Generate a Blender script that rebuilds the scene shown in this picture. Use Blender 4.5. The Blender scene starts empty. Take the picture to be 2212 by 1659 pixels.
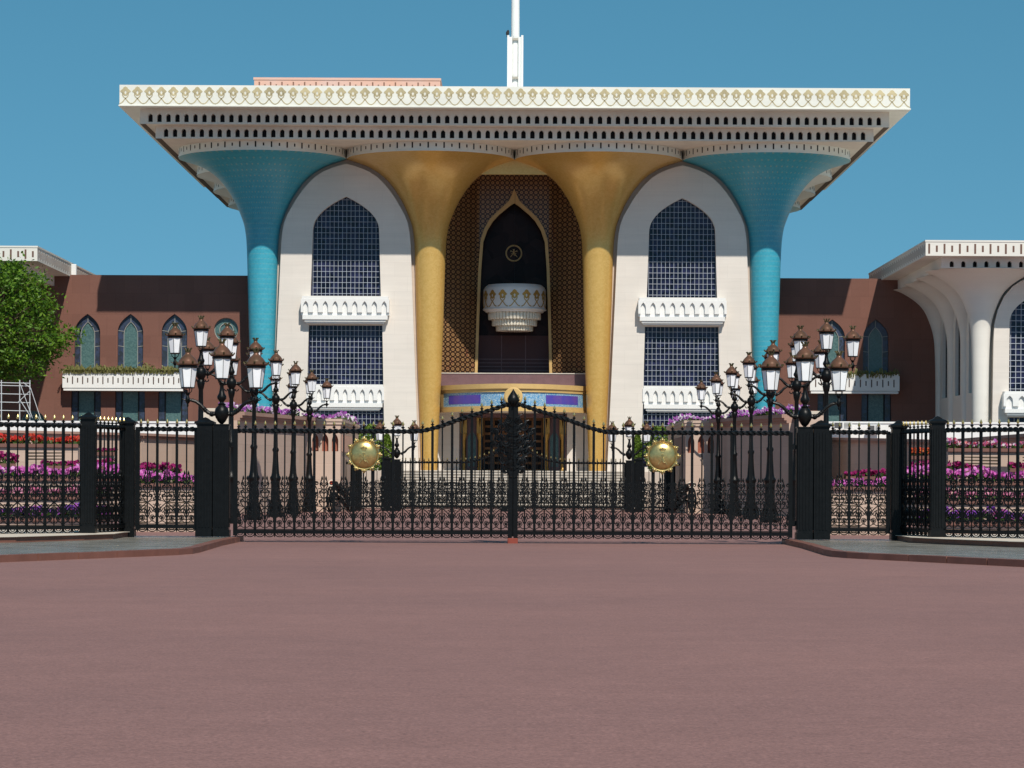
import bpy, bmesh, math, random
from mathutils import Vector, Matrix
R = math.radians
PI = math.pi
random.seed(11)
SC = bpy.context.scene
COL = SC.collection

# ------------------------------------------------------------ camera, sky, sun
F = 6207.0                      # focal length in pixels of a 2212 px wide frame
cam = bpy.data.cameras.new("camera"); CAM = bpy.data.objects.new("camera", cam); COL.objects.link(CAM)
CAM.location = (0, 0, 1.6); CAM.rotation_euler = (R(90), R(-0.27), 0)
cam.sensor_width = 36; cam.lens = 36 * F / 2212
cam.shift_x = -2 / 2212; cam.shift_y = 212.5 / 2212
cam.clip_start = 0.5; cam.clip_end = 4000
SC.camera = CAM

W = bpy.data.worlds.new("World"); SC.world = W; W.use_nodes = True
wt = W.node_tree
for n in list(wt.nodes): wt.nodes.remove(n)
sky = wt.nodes.new("ShaderNodeTexSky"); sky.sky_type = 'NISHITA'; sky.sun_disc = False
sky.sun_elevation = R(46.8); sky.sun_rotation = R(165); sky.air_density = 1.0; sky.dust_density = 0.0; sky.ozone_density = 3.0
tc = wt.nodes.new("ShaderNodeTexCoord"); vm = wt.nodes.new("ShaderNodeVectorMath"); vm.operation = 'ADD'
vm.inputs[1].default_value = (0, 0, 0.18)
nrm = wt.nodes.new("ShaderNodeVectorMath"); nrm.operation = 'NORMALIZE'
hs = wt.nodes.new("ShaderNodeHueSaturation"); hs.inputs['Hue'].default_value = 0.47; hs.inputs['Saturation'].default_value = 1.22
bg = wt.nodes.new("ShaderNodeBackground"); bg.inputs[1].default_value = 0.094
wo = wt.nodes.new("ShaderNodeOutputWorld")
L = wt.links.new
L(tc.outputs['Generated'], vm.inputs[0]); L(vm.outputs[0], nrm.inputs[0]); L(nrm.outputs[0], sky.inputs[0])
L(sky.outputs[0], hs.inputs['Color']); L(hs.outputs[0], bg.inputs[0]); L(bg.outputs[0], wo.inputs[0])

sd = bpy.data.lights.new("sun", 'SUN'); sd.energy = 4.35; sd.angle = R(0.53); sd.color = (1, 0.93, 0.83)
SUN = bpy.data.objects.new("sun", sd); COL.objects.link(SUN)
SUN.rotation_euler = Vector((-0.265, 1, -1.1)).to_track_quat('-Z', 'Y').to_euler()
SUN.location = (30, -60, 120)
SC.view_settings.view_transform = 'Standard'; SC.view_settings.look = 'None'
SC.view_settings.exposure = 0; SC.view_settings.gamma = 1

# ------------------------------------------------------------ materials
MATS = {}
def nodes(name):
    m = bpy.data.materials.new(name); m.use_nodes = True
    nt = m.node_tree
    return m, nt, nt.nodes['Principled BSDF']
def mth(nt, op, a, b=None, c=None):
    n = nt.nodes.new("ShaderNodeMath"); n.operation = op
    for i, x in enumerate((a, b, c)):
        if x is None: continue
        if isinstance(x, (int, float)): n.inputs[i].default_value = x
        else: nt.links.new(x, n.inputs[i])
    return n.outputs[0]
def mixc(nt, fac, a, b):
    n = nt.nodes.new("ShaderNodeMix"); n.data_type = 'RGBA'
    for k, x in ((0, fac), (6, a), (7, b)):
        if isinstance(x, (int, float)): n.inputs[k].default_value = x
        elif isinstance(x, tuple): n.inputs[k].default_value = (*x[:3], 1)
        else: nt.links.new(x, n.inputs[k])
    return n.outputs[2]
def pos(nt): return nt.nodes.new("ShaderNodeNewGeometry").outputs['Position']
def objc(nt): return nt.nodes.new("ShaderNodeTexCoord").outputs['Object']
def sep(nt, v):
    n = nt.nodes.new("ShaderNodeSeparateXYZ"); nt.links.new(v, n.inputs[0]); return n.outputs
def noise(nt, vec, scale, detail=4, rough=0.55, stretch=None):
    if stretch:
        mp = nt.nodes.new("ShaderNodeMapping"); mp.inputs['Scale'].default_value = stretch
        nt.links.new(vec, mp.inputs[0]); vec = mp.outputs[0]
    n = nt.nodes.new("ShaderNodeTexNoise"); n.inputs['Scale'].default_value = scale
    n.inputs['Detail'].default_value = detail; n.inputs['Roughness'].default_value = rough
    nt.links.new(vec, n.inputs['Vector']); return n.outputs['Fac']
def ramp(nt, fac, stops):
    n = nt.nodes.new("ShaderNodeValToRGB"); e = n.color_ramp.elements
    while len(e) < len(stops): e.new(0.5)
    for el, (p, c) in zip(e, stops): el.position = p; el.color = (*c[:3], 1)
    nt.links.new(fac, n.inputs[0]); return n.outputs[0]
def bump(nt, b, h, strength=0.2, dist=0.02):
    n = nt.nodes.new("ShaderNodeBump"); n.inputs['Strength'].default_value = strength; n.inputs['Distance'].default_value = dist
    nt.links.new(h, n.inputs['Height']); nt.links.new(n.outputs[0], b.inputs['Normal'])
def mat(name, col, rough=0.6, metal=0.0, var=0.0, vs=1.0, stretch=None, bmp=0.0, bs=20.0, spec=0.3, fine=0.0, fs=60.0, col2=None):
    """surface with large-scale tonal variation, fine grain and optional bump"""
    m, nt, b = nodes(name)
    b.inputs['Roughness'].default_value = rough; b.inputs['Metallic'].default_value = metal
    b.inputs['Specular IOR Level'].default_value = spec
    p = pos(nt); out = None
    if var or fine or col2:
        c2 = col2 or tuple(min(1, x * (1 - var)) for x in col)
        c1 = tuple(min(1, x * (1 + var * 0.5)) for x in col)
        f = noise(nt, p, vs, 5, 0.6, stretch)
        out = ramp(nt, f, [(0.3, c2), (0.7, c1)])
        if fine:
            g = noise(nt, p, fs, 3, 0.7)
            g = mth(nt, 'MULTIPLY_ADD', g, fine * 2, 1 - fine)
            mm = nt.nodes.new("ShaderNodeMix"); mm.data_type = 'RGBA'; mm.blend_type = 'MULTIPLY'; mm.inputs[0].default_value = 1
            nt.links.new(out, mm.inputs[6]); nt.links.new(g, mm.inputs[7]); out = mm.outputs[2]
        nt.links.new(out, b.inputs['Base Color'])
    else:
        b.inputs['Base Color'].default_value = (*col, 1)
    if bmp:
        bump(nt, b, noise(nt, p, bs, 4), bmp)
    MATS[name] = m
    return m

WHITE = mat("white_stone", (0.80, 0.80, 0.725), 0.55, var=0.10, vs=0.35, stretch=(1, 1, 3), fine=0.03, fs=8)
CLEANW = mat("white_paint", (0.80, 0.80, 0.78), 0.5, var=0.06, vs=0.6, fine=0.03, fs=6)
ORN = mat("faded_gold_relief", (0.55, 0.47, 0.28), 0.6, var=0.35, vs=0.7)
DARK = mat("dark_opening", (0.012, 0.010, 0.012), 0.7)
IRON = mat("black_iron", (0.0055, 0.0058, 0.006), 0.36, var=0.4, vs=9, bmp=0.25, bs=35, spec=0.2)
GOLDP = mat("bright_gold", (0.62, 0.47, 0.19), 0.31, metal=0.85, var=0.25, vs=12)
COPPER = mat("patinated_copper", (0.20, 0.092, 0.058), 0.33, metal=0.3, col2=(0.10, 0.06, 0.035), vs=5)
CROWN = mat("dull_brass_crown", (0.10, 0.085, 0.04), 0.5, metal=0.4, var=0.4, vs=20)
GLASSW = mat("frosted_lamp_glass", (0.92, 0.93, 0.95), 0.25, var=0.05, vs=3)
PINK = mat("pink_stone", (0.52, 0.37, 0.29), 0.65, var=0.12, vs=0.6, fine=0.05, fs=10)
GRAN_B = mat("brown_granite_band", (0.17, 0.095, 0.10), 0.35, var=0.15, vs=2, fine=0.25, fs=18)
GOLDCAN = mat("cream_gold_moulding", (0.62, 0.42, 0.17), 0.4, var=0.12, vs=1)
DOORW = mat("carved_brown_wood", (0.17, 0.075, 0.025), 0.5, var=0.3, vs=2)
GOLDCOL = mat("gilt_porch_column", (0.45, 0.27, 0.07), 0.35, metal=0.3, var=0.2, vs=3)
KERBM = mat("red_brown_kerb_stone", (0.21, 0.092, 0.067), 0.5, var=0.2, vs=1.5, fine=0.12, fs=25)
REDST = mat("red_block_stone", (0.26, 0.055, 0.035), 0.6, var=0.2, vs=4)
LIP = mat("terracotta_planter_lip", (0.21, 0.10, 0.08), 0.6, var=0.15, vs=2)
STEEL = mat("galvanised_tube", (0.52, 0.53, 0.54), 0.45)
STEP = mat("pale_step_stone", (0.58, 0.53, 0.47), 0.55, var=0.12, vs=1.2)
LEAD = mat("pale_lead_line", (0.36, 0.36, 0.33), 0.5)
LATT = mat("pale_window_lattice", (0.40, 0.43, 0.50), 0.5)
BARK = mat("grey_brown_bark", (0.11, 0.08, 0.055), 0.85, var=0.3, vs=4, bmp=0.5, bs=14)
CANM = mat("dark_gunmetal", (0.02, 0.02, 0.022), 0.35, metal=0.5)
REDP = mat("red_plug", (0.55, 0.07, 0.03), 0.5)
GREYM = mat("grey_grille", (0.10, 0.10, 0.10), 0.6)
SAND = mat("sandy_ground", (0.33, 0.26, 0.19), 0.9, var=0.2, vs=0.05, fine=0.1, fs=4)
SHELLW = mat("ivory_drum", (0.74, 0.73, 0.72), 0.3, var=0.05, vs=2)
CRYST = mat("ivory_crystal_tier", (0.76, 0.71, 0.60), 0.18, var=0.08, vs=4)
BIRDM = mat("dark_plumage", (0.03, 0.028, 0.03), 0.8)
DKROOF = mat("dusty_roof", (0.45, 0.41, 0.35), 0.8, var=0.1)

def road_mat():
    m, nt, b = nodes("red_asphalt"); p = pos(nt)
    big = noise(nt, p, 0.11, 4, 0.6); mid = noise(nt, p, 1.1, 5, 0.65); fn = noise(nt, p, 7, 3, 0.8); vf = noise(nt, p, 30, 2, 0.8)
    trk = noise(nt, p, 0.5, 4, 0.6, (0.25, 1.6, 1))
    c = ramp(nt, big, [(0.3, (0.235, 0.128, 0.114)), (0.7, (0.275, 0.147, 0.128))])
    k = mth(nt, 'MULTIPLY_ADD', mid, 0.30, 0.85)
    k = mth(nt, 'MULTIPLY', k, mth(nt, 'MULTIPLY_ADD', trk, 0.12, 0.94))
    k = mth(nt, 'MULTIPLY', k, mth(nt, 'MULTIPLY_ADD', fn, 0.62, 0.69))
    k = mth(nt, 'MULTIPLY', k, mth(nt, 'MULTIPLY_ADD', vf, 1.5, 0.25))
    st = noise(nt, p, 0.9, 6, 0.75, (0.4, 1.5, 1))
    for sc, rad, amt in ((1.3, 0.020, 0.30), (2.1, 0.030, -0.22), (0.35, 0.012, 0.45)):
        vo = nt.nodes.new("ShaderNodeTexVoronoi"); vo.inputs['Scale'].default_value = sc; nt.links.new(p, vo.inputs['Vector'])
        k = mth(nt, 'MULTIPLY', k, mth(nt, 'ADD', 1.0, mth(nt, 'MULTIPLY', mth(nt, 'LESS_THAN', vo.outputs['Distance'], rad), amt)))
    k = mth(nt, 'MULTIPLY', k, mth(nt, 'SUBTRACT', 1.0, mth(nt, 'MULTIPLY', mth(nt, 'GREATER_THAN', st, 0.70), 0.12)))
    mm = nt.nodes.new("ShaderNodeMix"); mm.data_type = 'RGBA'; mm.blend_type = 'MULTIPLY'; mm.inputs[0].default_value = 1
    nt.links.new(c, mm.inputs[6]); nt.links.new(k, mm.inputs[7])
    nt.links.new(mm.outputs[2], b.inputs['Base Color']); b.inputs['Roughness'].default_value = 0.78
    b.inputs['Specular IOR Level'].default_value = 0.3
    bump(nt, b, vf, 0.35, 0.006)
    return m
ROAD = road_mat()

def pave_mat():
    m, nt, b = nodes("polished_grey_granite"); p = pos(nt)
    f = noise(nt, p, 0.8, 5, 0.6); g = noise(nt, p, 40, 2, 0.7)
    c = ramp(nt, f, [(0.3, (0.20, 0.19, 0.165)), (0.7, (0.29, 0.272, 0.235))])
    br = nt.nodes.new("ShaderNodeTexBrick"); br.inputs['Scale'].default_value = 1; br.inputs['Mortar Size'].default_value = 0.012
    br.inputs['Brick Width'].default_value = 1.2; br.inputs['Row Height'].default_value = 0.9; br.inputs['Color1'].default_value = (1, 1, 1, 1)
    br.inputs['Color2'].default_value = (0.82, 0.82, 0.82, 1); br.inputs['Mortar'].default_value = (1.5, 1.5, 1.5, 1)
    nt.links.new(p, br.inputs[0])
    mm = nt.nodes.new("ShaderNodeMix"); mm.data_type = 'RGBA'; mm.blend_type = 'MULTIPLY'; mm.inputs[0].default_value = 1
    nt.links.new(c, mm.inputs[6]); nt.links.new(br.outputs[0], mm.inputs[7])
    nt.links.new(mm.outputs[2], b.inputs['Base Color'])
    nt.links.new(mth(nt, 'MULTIPLY_ADD', f, 0.2, 0.16), b.inputs['Roughness']); b.inputs['Specular IOR Level'].default_value = 0.22
    return m
PAVE = pave_mat()

def block_mat(name, col, bw, bh, dark=0.85, rough=0.55, streak=0.12, spec=0.15, joint=0.75, fine=0.0):
    """stone cladding: panels with faint joints, using world X/Z (and Y on side walls)"""
    m, nt, b = nodes(name); p = pos(nt); s = sep(nt, p)
    h = mth(nt, 'ADD', s[0], s[1])
    cx = nt.nodes.new("ShaderNodeCombineXYZ"); nt.links.new(h, cx.inputs[0]); nt.links.new(s[2], cx.inputs[1])
    br = nt.nodes.new("ShaderNodeTexBrick"); br.inputs['Scale'].default_value = 1; br.inputs['Mortar Size'].default_value = 0.012
    br.inputs['Brick Width'].default_value = bw; br.inputs['Row Height'].default_value = bh
    br.inputs['Color1'].default_value = (1, 1, 1, 1); br.inputs['Color2'].default_value = (dark, dark, dark, 1); br.inputs['Mortar'].default_value = (joint, joint, joint, 1)
    br.inputs['Bias'].default_value = -0.3
    nt.links.new(cx.outputs[0], br.inputs[0])
    f = noise(nt, p, 0.7, 5, 0.6, (0.35, 0.35, 5)); g = noise(nt, p, 0.3, 4)
    k = mth(nt, 'MULTIPLY', mth(nt, 'MULTIPLY_ADD', f, streak * 2, 1 - streak), mth(nt, 'MULTIPLY_ADD', g, 0.2, 0.9))
    if fine: k = mth(nt, 'MULTIPLY', k, mth(nt, 'MULTIPLY_ADD', noise(nt, p, 16, 3, 0.8), fine * 2, 1 - fine))
    mm = nt.nodes.new("ShaderNodeMix"); mm.data_type = 'RGBA'; mm.blend_type = 'MULTIPLY'; mm.inputs[0].default_value = 1
    mm.inputs[6].default_value = (*col, 1); nt.links.new(br.outputs[0], mm.inputs[7])
    m2 = nt.nodes.new("ShaderNodeMix"); m2.data_type = 'RGBA'; m2.blend_type = 'MULTIPLY'; m2.inputs[0].default_value = 1
    nt.links.new(mm.outputs[2], m2.inputs[6]); nt.links.new(k, m2.inputs[7])
    nt.links.new(m2.outputs[2], b.inputs['Base Color'])
    b.inputs['Roughness'].default_value = rough; b.inputs['Specular IOR Level'].default_value = spec
    return m
BANDST = block_mat("tan_band_stone", (0.56, 0.47, 0.40), 1.6, 0.9, 0.97, 0.5, 0.10, joint=0.93)  # own tan tone, deepened to carry the shade of the recessed band
MARBLE = block_mat("cream_travertine", (0.71, 0.66, 0.60), 1.6, 0.9, 0.97, 0.5, 0.10, joint=0.93)
BROWN = block_mat("brown_granite_cladding", (0.193, 0.093, 0.071), 1.1, 1.35, 0.86, 0.5, 0.06, joint=0.82, fine=0.14)
BEIGE = block_mat("beige_pink_stone", (0.56, 0.42, 0.34), 1.9, 0.85, 0.9, 0.6, 0.08, joint=0.85, fine=0.05)
MOULD = block_mat("pink_stone_moulding", (0.40, 0.255, 0.205), 1.6, 5, 0.9, 0.6, 0.06)
PAVIL = block_mat("warm_white_render", (0.755, 0.73, 0.67), 3, 9, 0.98, 0.6, 0.05, joint=0.97)
CREAMW = block_mat("cream_terrace_stone", (0.66, 0.58, 0.48), 1.2, 0.5, 0.93, 0.6, 0.06)

def teal_mat():
    m, nt, b = nodes("turquoise_mosaic"); o = objc(nt); s = sep(nt, o)
    a = mth(nt, 'MULTIPLY', mth(nt, 'ARCTAN2', s[1], s[0]), 64 / (2 * PI)); z = mth(nt, 'MULTIPLY', s[2], 3.2)
    row = mth(nt, 'FLOOR', z)
    u = mth(nt, 'FRACT', mth(nt, 'ADD', a, mth(nt, 'MULTIPLY', row, 0.5))); w = mth(nt, 'FRACT', z)
    du = mth(nt, 'SUBTRACT', u, 0.5); dw = mth(nt, 'SUBTRACT', w, 0.5)
    d = mth(nt, 'ADD', mth(nt, 'MULTIPLY', du, du), mth(nt, 'MULTIPLY', dw, dw))
    dot = mth(nt, 'LESS_THAN', d, 0.022)
    vo = nt.nodes.new("ShaderNodeTexVoronoi"); vo.inputs['Scale'].default_value = 9
    nt.links.new(o, vo.inputs['Vector'])
    c = ramp(nt, sep(nt, vo.outputs['Color'])[0], [(0.0, (0.040, 0.33, 0.45)), (0.5, (0.046, 0.36, 0.48)), (1.0, (0.055, 0.39, 0.51))])
    c = mixc(nt, mth(nt, 'MULTIPLY', noise(nt, o, 0.6), 0.3), c, (0.035, 0.27, 0.38))
    nt.links.new(mixc(nt, mth(nt, 'MULTIPLY', dot, 0.40), c, (0.42, 0.45, 0.28)), b.inputs['Base Color'])
    b.inputs['Roughness'].default_value = 0.38
    bump(nt, b, vo.outputs['Distance'], 0.06, 0.02)
    return m
TEAL = teal_mat()
def gold_mat():
    m, nt, b = nodes("gold_mosaic"); o = objc(nt)
    vo = nt.nodes.new("ShaderNodeTexVoronoi"); vo.inputs['Scale'].default_value = 10
    nt.links.new(o, vo.inputs['Vector'])
    k = mth(nt, 'ADD', mth(nt, 'MULTIPLY', sep(nt, vo.outputs['Color'])[0], 0.5), mth(nt, 'MULTIPLY', noise(nt, o, 0.5, 4, 0.6, (1, 1, 6)), 0.5))
    c = ramp(nt, k, [(0.2, (0.63, 0.385, 0.102)), (0.8, (0.71, 0.45, 0.14))])
    nt.links.new(c, b.inputs['Base Color'])
    b.inputs['Roughness'].default_value = 0.27; b.inputs['Metallic'].default_value = 0.28
    bump(nt, b, vo.outputs['Distance'], 0.015, 0.01)
    return m
GOLD = gold_mat()
def niche_mat():
    m, nt, b = nodes("gilt_roundel_lattice"); s = sep(nt, pos(nt))
    T = 0.31
    def disc(ox, oz, r, T=T):
        u = mth(nt, 'SUBTRACT', mth(nt, 'FRACT', mth(nt, 'ADD', mth(nt, 'DIVIDE', s[0], T), ox)), 0.5)
        w = mth(nt, 'SUBTRACT', mth(nt, 'FRACT', mth(nt, 'ADD', mth(nt, 'DIVIDE', s[2], T), oz)), 0.5)
        d = mth(nt, 'SQRT', mth(nt, 'ADD', mth(nt, 'MULTIPLY', u, u), mth(nt, 'MULTIPLY', w, w)))
        return d
    d1 = disc(0, 0, .3); d2 = disc(0.5, 0.5, .3)
    r1 = mth(nt, 'MULTIPLY', mth(nt, 'LESS_THAN', d1, 0.33), mth(nt, 'GREATER_THAN', d1, 0.09))
    r2 = mth(nt, 'LESS_THAN', d2, 0.17)
    mk = mth(nt, 'MAXIMUM', r1, r2)
    wn = noise(nt, pos(nt), 1.4, 2)
    g = ramp(nt, wn, [(0.35, (0.30, 0.17, 0.075)), (0.6, (0.36, 0.21, 0.09)), (0.75, (0.30, 0.12, 0.07))])
    nt.links.new(mixc(nt, mk, (0.030, 0.013, 0.009), g), b.inputs['Base Color'])
    b.inputs['Roughness'].default_value = 0.4
    return m
NICHE = niche_mat()
def tilepanel_mat():
    m, nt, b = nodes("blue_arabesque_tile"); p = pos(nt); s = sep(nt, p)
    v = noise(nt, p, 5.5, 3, 0.5)
    lines = mth(nt, 'LESS_THAN', mth(nt, 'ABSOLUTE', mth(nt, 'SUBTRACT', mth(nt, 'FRACT', mth(nt, 'MULTIPLY', v, 7)), 0.5)), 0.17)
    c = mixc(nt, lines, (0.10, 0.30, 0.55), (0.50, 0.62, 0.66))
    nt.links.new(c, b.inputs['Base Color']); b.inputs['Roughness'].default_value = 0.35
    return m
TILE = tilepanel_mat()
BLUEP = mat("deep_blue_cartouche", (0.055, 0.06, 0.42), 0.35, col2=(0.14, 0.075, 0.36), vs=1.6)
def glass_mat(name, c1, c2, rough, vs):
    m, nt, b = nodes(name); p = pos(nt)
    vo = nt.nodes.new("ShaderNodeTexVoronoi"); vo.inputs['Scale'].default_value = vs; nt.links.new(p, vo.inputs['Vector'])
    f = mth(nt, 'ADD', mth(nt, 'MULTIPLY', sep(nt, vo.outputs['Color'])[0], 0.6), mth(nt, 'MULTIPLY', noise(nt, p, 0.8), 0.4))
    nt.links.new(ramp(nt, f, [(0.25, c1), (0.8, c2)]), b.inputs['Base Color'])
    b.inputs['Roughness'].default_value = rough
    bump(nt, b, vo.outputs['Distance'], 0.12, 0.02)
    return m
GLASSB = glass_mat("dark_blue_glass", (0.005, 0.005, 0.014), (0.022, 0.024, 0.070), 0.12, 3)  # lighter cells put uneven pane reflections into the glass colour
GLASSB.node_tree.nodes["Principled BSDF"].inputs["Specular IOR Level"].default_value = 0.25
GLASST = glass_mat("teal_textured_glass", (0.055, 0.115, 0.115), (0.10, 0.18, 0.175), 0.3, 14)
GLASSS = glass_mat("blue_stained_glass", (0.028, 0.035, 0.045), (0.045, 0.06, 0.115), 0.3, 6)
GLASSN = glass_mat("black_niche_glass", (0.024, 0.012, 0.011), (0.045, 0.024, 0.022), 0.2, 1.2)
GLASSN.node_tree.nodes['Principled BSDF'].inputs['Specular IOR Level'].default_value = 0.06

def leaf_mat(name, stops, rough=0.5, trans=0.25):
    m, nt, b = nodes(name)
    g = nt.nodes.new("ShaderNodeNewGeometry")
    c = ramp(nt, g.outputs['Random Per Island'], stops)
    nt.links.new(c, b.inputs['Base Color']); b.inputs['Roughness'].default_value = rough
    b.inputs['Specular IOR Level'].default_value = 0.35
    tr = nt.nodes.new("ShaderNodeBsdfTranslucent"); nt.links.new(c, tr.inputs[0])
    ms = nt.nodes.new("ShaderNodeMixShader"); ms.inputs[0].default_value = trans
    nt.links.new(b.outputs[0], ms.inputs[1]); nt.links.new(tr.outputs[0], ms.inputs[2])
    nt.links.new(ms.outputs[0], nt.nodes['Material Output'].inputs[0])
    return m
LEAF = leaf_mat("glossy_green_leaf", [(0, (0.030, 0.085, 0.005)), (0.5, (0.085, 0.19, 0.012)), (1, (0.17, 0.29, 0.024))])
SHRUBL = leaf_mat("bright_shrub_leaf", [(0, (0.06, 0.13, 0.01)), (1, (0.17, 0.25, 0.03))])
GREENB = leaf_mat("bedding_foliage", [(0, (0.03, 0.07, 0.01)), (1, (0.08, 0.13, 0.03))])
DROOP = leaf_mat("dry_olive_trailer", [(0, (0.10, 0.11, 0.03)), (1, (0.24, 0.23, 0.08))])
PET = {
 'red': leaf_mat("red_petal", [(0, (0.50, 0.02, 0.015)), (0.7, (0.62, 0.05, 0.03)), (1, (0.6, 0.14, 0.06))]),
 'orange': leaf_mat("orange_red_petal", [(0, (0.55, 0.05, 0.02)), (1, (0.60, 0.17, 0.05))]),
 'magenta': leaf_mat("magenta_petal", [(0, (0.26, 0.01, 0.09)), (1, (0.38, 0.02, 0.16))]),
 'pink': leaf_mat("pink_petal", [(0, (0.58, 0.10, 0.42)), (0.7, (0.70, 0.16, 0.55)), (1, (0.78, 0.42, 0.7))]),
 'rose': leaf_mat("rose_petal", [(0, (0.62, 0.14, 0.30)), (1, (0.75, 0.36, 0.48))]),
 'purple': leaf_mat("purple_petal", [(0, (0.16, 0.04, 0.36)), (0.6, (0.28, 0.07, 0.45)), (1, (0.52, 0.10, 0.25))]),
 'mixed': leaf_mat("mixed_petal", [(0, (0.55, 0.05, 0.05)), (0.4, (0.62, 0.12, 0.30)), (0.7, (0.75, 0.68, 0.66)), (1, (0.5, 0.12, 0.5))]),
 'lilac': leaf_mat("lilac_petal", [(0, (0.36, 0.07, 0.40)), (0.55, (0.52, 0.17, 0.56)), (0.8, (0.72, 0.66, 0.72)), (1, (0.76, 0.74, 0.74))]),
}

# ------------------------------------------------------------ mesh helpers
ORG = {}
class MB:
    def __init__(s): s.v = []; s.f = []; s.m = []
    def add(s, vs, fs, m=0):
        o = len(s.v); s.v += [tuple(v) for v in vs]
        for f in fs: s.f.append([i + o for i in f]); s.m.append(m)
        return s
    def box(s, x0, x1, y0, y1, z0, z1, m=0):
        return s.add([(x0,y0,z0),(x1,y0,z0),(x1,y1,z0),(x0,y1,z0),(x0,y0,z1),(x1,y0,z1),(x1,y1,z1),(x0,y1,z1)],
            [(0,3,2,1),(4,5,6,7),(0,1,5,4),(1,2,6,5),(2,3,7,6),(3,0,4,7)], m)
    def cbox(s, x0, x1, y0, y1, z0, z1, c, m=0):
        """box with chamfered vertical and top edges"""
        prof = [(0, z0), (0, z1 - c), (c, z1)]
        vs = []; fs = []
        for ins, z in prof:
            for (sx, sy) in ((0,0),(1,0),(1,1),(0,1)):
                ax = x0 + ins if sx == 0 else x1 - ins; ay = y0 + ins if sy == 0 else y1 - ins
                dx = c if sx == 0 else -c; dy = c if sy == 0 else -c
                pts = [(ax + (dx if (sx, sy) in ((0,0),(1,1)) and 0 else 0), ay, z)]
                a = (ax, ay + dy, z); b_ = (ax + dx, ay, z)
                vs += [a, b_] if (sx, sy) in ((0,0),(1,1)) else [b_, a]
        for k in range(2):
            for i in range(8): fs.append((k*8+i, k*8+(i+1)%8, k*8+8+(i+1)%8, k*8+8+i))
        fs.append(tuple(range(16, 24))); fs.append(tuple(range(7, -1, -1)))
        return s.add(vs, fs, m)
    def lathe(s, prof, c=(0, 0), n=20, m=0, cap=True, a0=0.0, a1=2*PI, rot=0.0):
        full = abs(a1 - a0 - 2*PI) < 1e-6; k = n if full else n + 1
        vs = []; fs = []
        for r, z in prof:
            for i in range(k):
                a = a0 + (a1 - a0) * i / n + rot; vs.append((c[0] + r*math.cos(a), c[1] + r*math.sin(a), z))
        for j in range(len(prof) - 1):
            for i in range(n):
                i2 = (i + 1) % k; fs.append((j*k+i, j*k+i2, (j+1)*k+i2, (j+1)*k+i))
        if cap and full:
            fs.append(tuple(range(k-1, -1, -1))); fs.append(tuple(range((len(prof)-1)*k, len(prof)*k)))
        return s.add(vs, fs, m)
    def tube(s, pts, r, n=5, m=0, cap=True):
        pts = [Vector(p) for p in pts]; vs = []; fs = []; up = Vector((0, 1, 0.01)).normalized()
        for i, p in enumerate(pts):
            t = (pts[min(i+1, len(pts)-1)] - pts[max(i-1, 0)])
            if t.length < 1e-9: t = Vector((0, 0, 1))
            t.normalize(); a = t.cross(up)
            if a.length < 0.05: a = t.cross(Vector((1, 0, 0)))
            a.normalize(); b = t.cross(a); rr = r(i / (len(pts)-1)) if callable(r) else r
            for k in range(n):
                g = 2*PI*k/n + PI/4; vs.append(p + a*rr*math.cos(g) + b*rr*math.sin(g))
        for i in range(len(pts)-1):
            for k in range(n): fs.append((i*n+k, i*n+(k+1)%n, (i+1)*n+(k+1)%n, (i+1)*n+k))
        if cap: fs.append(tuple(range(n))); fs.append(tuple(range(len(pts)*n-1, (len(pts)-1)*n-1, -1)))
        return s.add(vs, fs, m)
    def plate(s, loops, y0, y1, m=0, tf=None):
        """flat XZ outline with holes, given thickness from y0 to y1"""
        cu = bpy.data.curves.new("tmp", 'CURVE'); cu.dimensions = '2D'; cu.fill_mode = 'BOTH'; cu.extrude = abs(y1-y0)/2
        for lp in loops:
            sp = cu.splines.new('POLY'); sp.points.add(len(lp)-1)
            for q, (x, z) in zip(sp.points, lp): q.co = (x, z, 0, 1)
            sp.use_cyclic_u = True
        ob = bpy.data.objects.new("tmp", cu); me = bpy.data.meshes.new_from_object(ob)
        ym = (y0+y1)/2
        vs = [(q.co.x, ym - q.co.z, q.co.y) for q in me.vertices]; fs = [tuple(p.vertices) for p in me.polygons]
        if tf: vs = [tf(v) for v in vs]
        bpy.data.objects.remove(ob); bpy.data.curves.remove(cu); bpy.data.meshes.remove(me)
        return s.add(vs, fs, m)
    def prism_xy(s, poly, z0, z1, m=0):
        n = len(poly); vs = [(x, y, z0) for x, y in poly] + [(x, y, z1) for x, y in poly]
        fs = [(i, (i+1) % n, n+(i+1) % n, n+i) for i in range(n)] + [tuple(range(n-1, -1, -1)), tuple(range(n, 2*n))]
        return s.add(vs, fs, m)
    def ball(s, c, r, n=8, m=0, sz=1.0):
        pr = [(max(1e-4, r*math.sin(PI*i/n)), c[2] - r*sz*math.cos(PI*i/n)) for i in range(n+1)]
        return s.lathe(pr, (c[0], c[1]), n+2, m, cap=False)
    def build(s, name, mats, parent=None, smooth=False, loc=(0, 0, 0), local=False, angle=38, fixn=True):
        me = bpy.data.meshes.new(name)
        o = Vector((0, 0, 0)) if local else (Vector(ORG.get(parent.name, (0, 0, 0))) if parent else Vector((0, 0, 0)))
        vs = [tuple(Vector(v) - o) for v in s.v] if o.length else s.v
        me.from_pydata(vs, [], s.f)
        if not isinstance(mats, (list, tuple)): mats = [mats]
        for x in mats: me.materials.append(x)
        me.polygons.foreach_set('material_index', s.m)
        if fixn:
            bm = bmesh.new(); bm.from_mesh(me); bmesh.ops.recalc_face_normals(bm, faces=bm.faces); bm.to_mesh(me); bm.free()
        if smooth:
            me.polygons.foreach_set('use_smooth', [True]*len(me.polygons)); me.set_sharp_from_angle(angle=R(angle))
        me.update()
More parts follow.
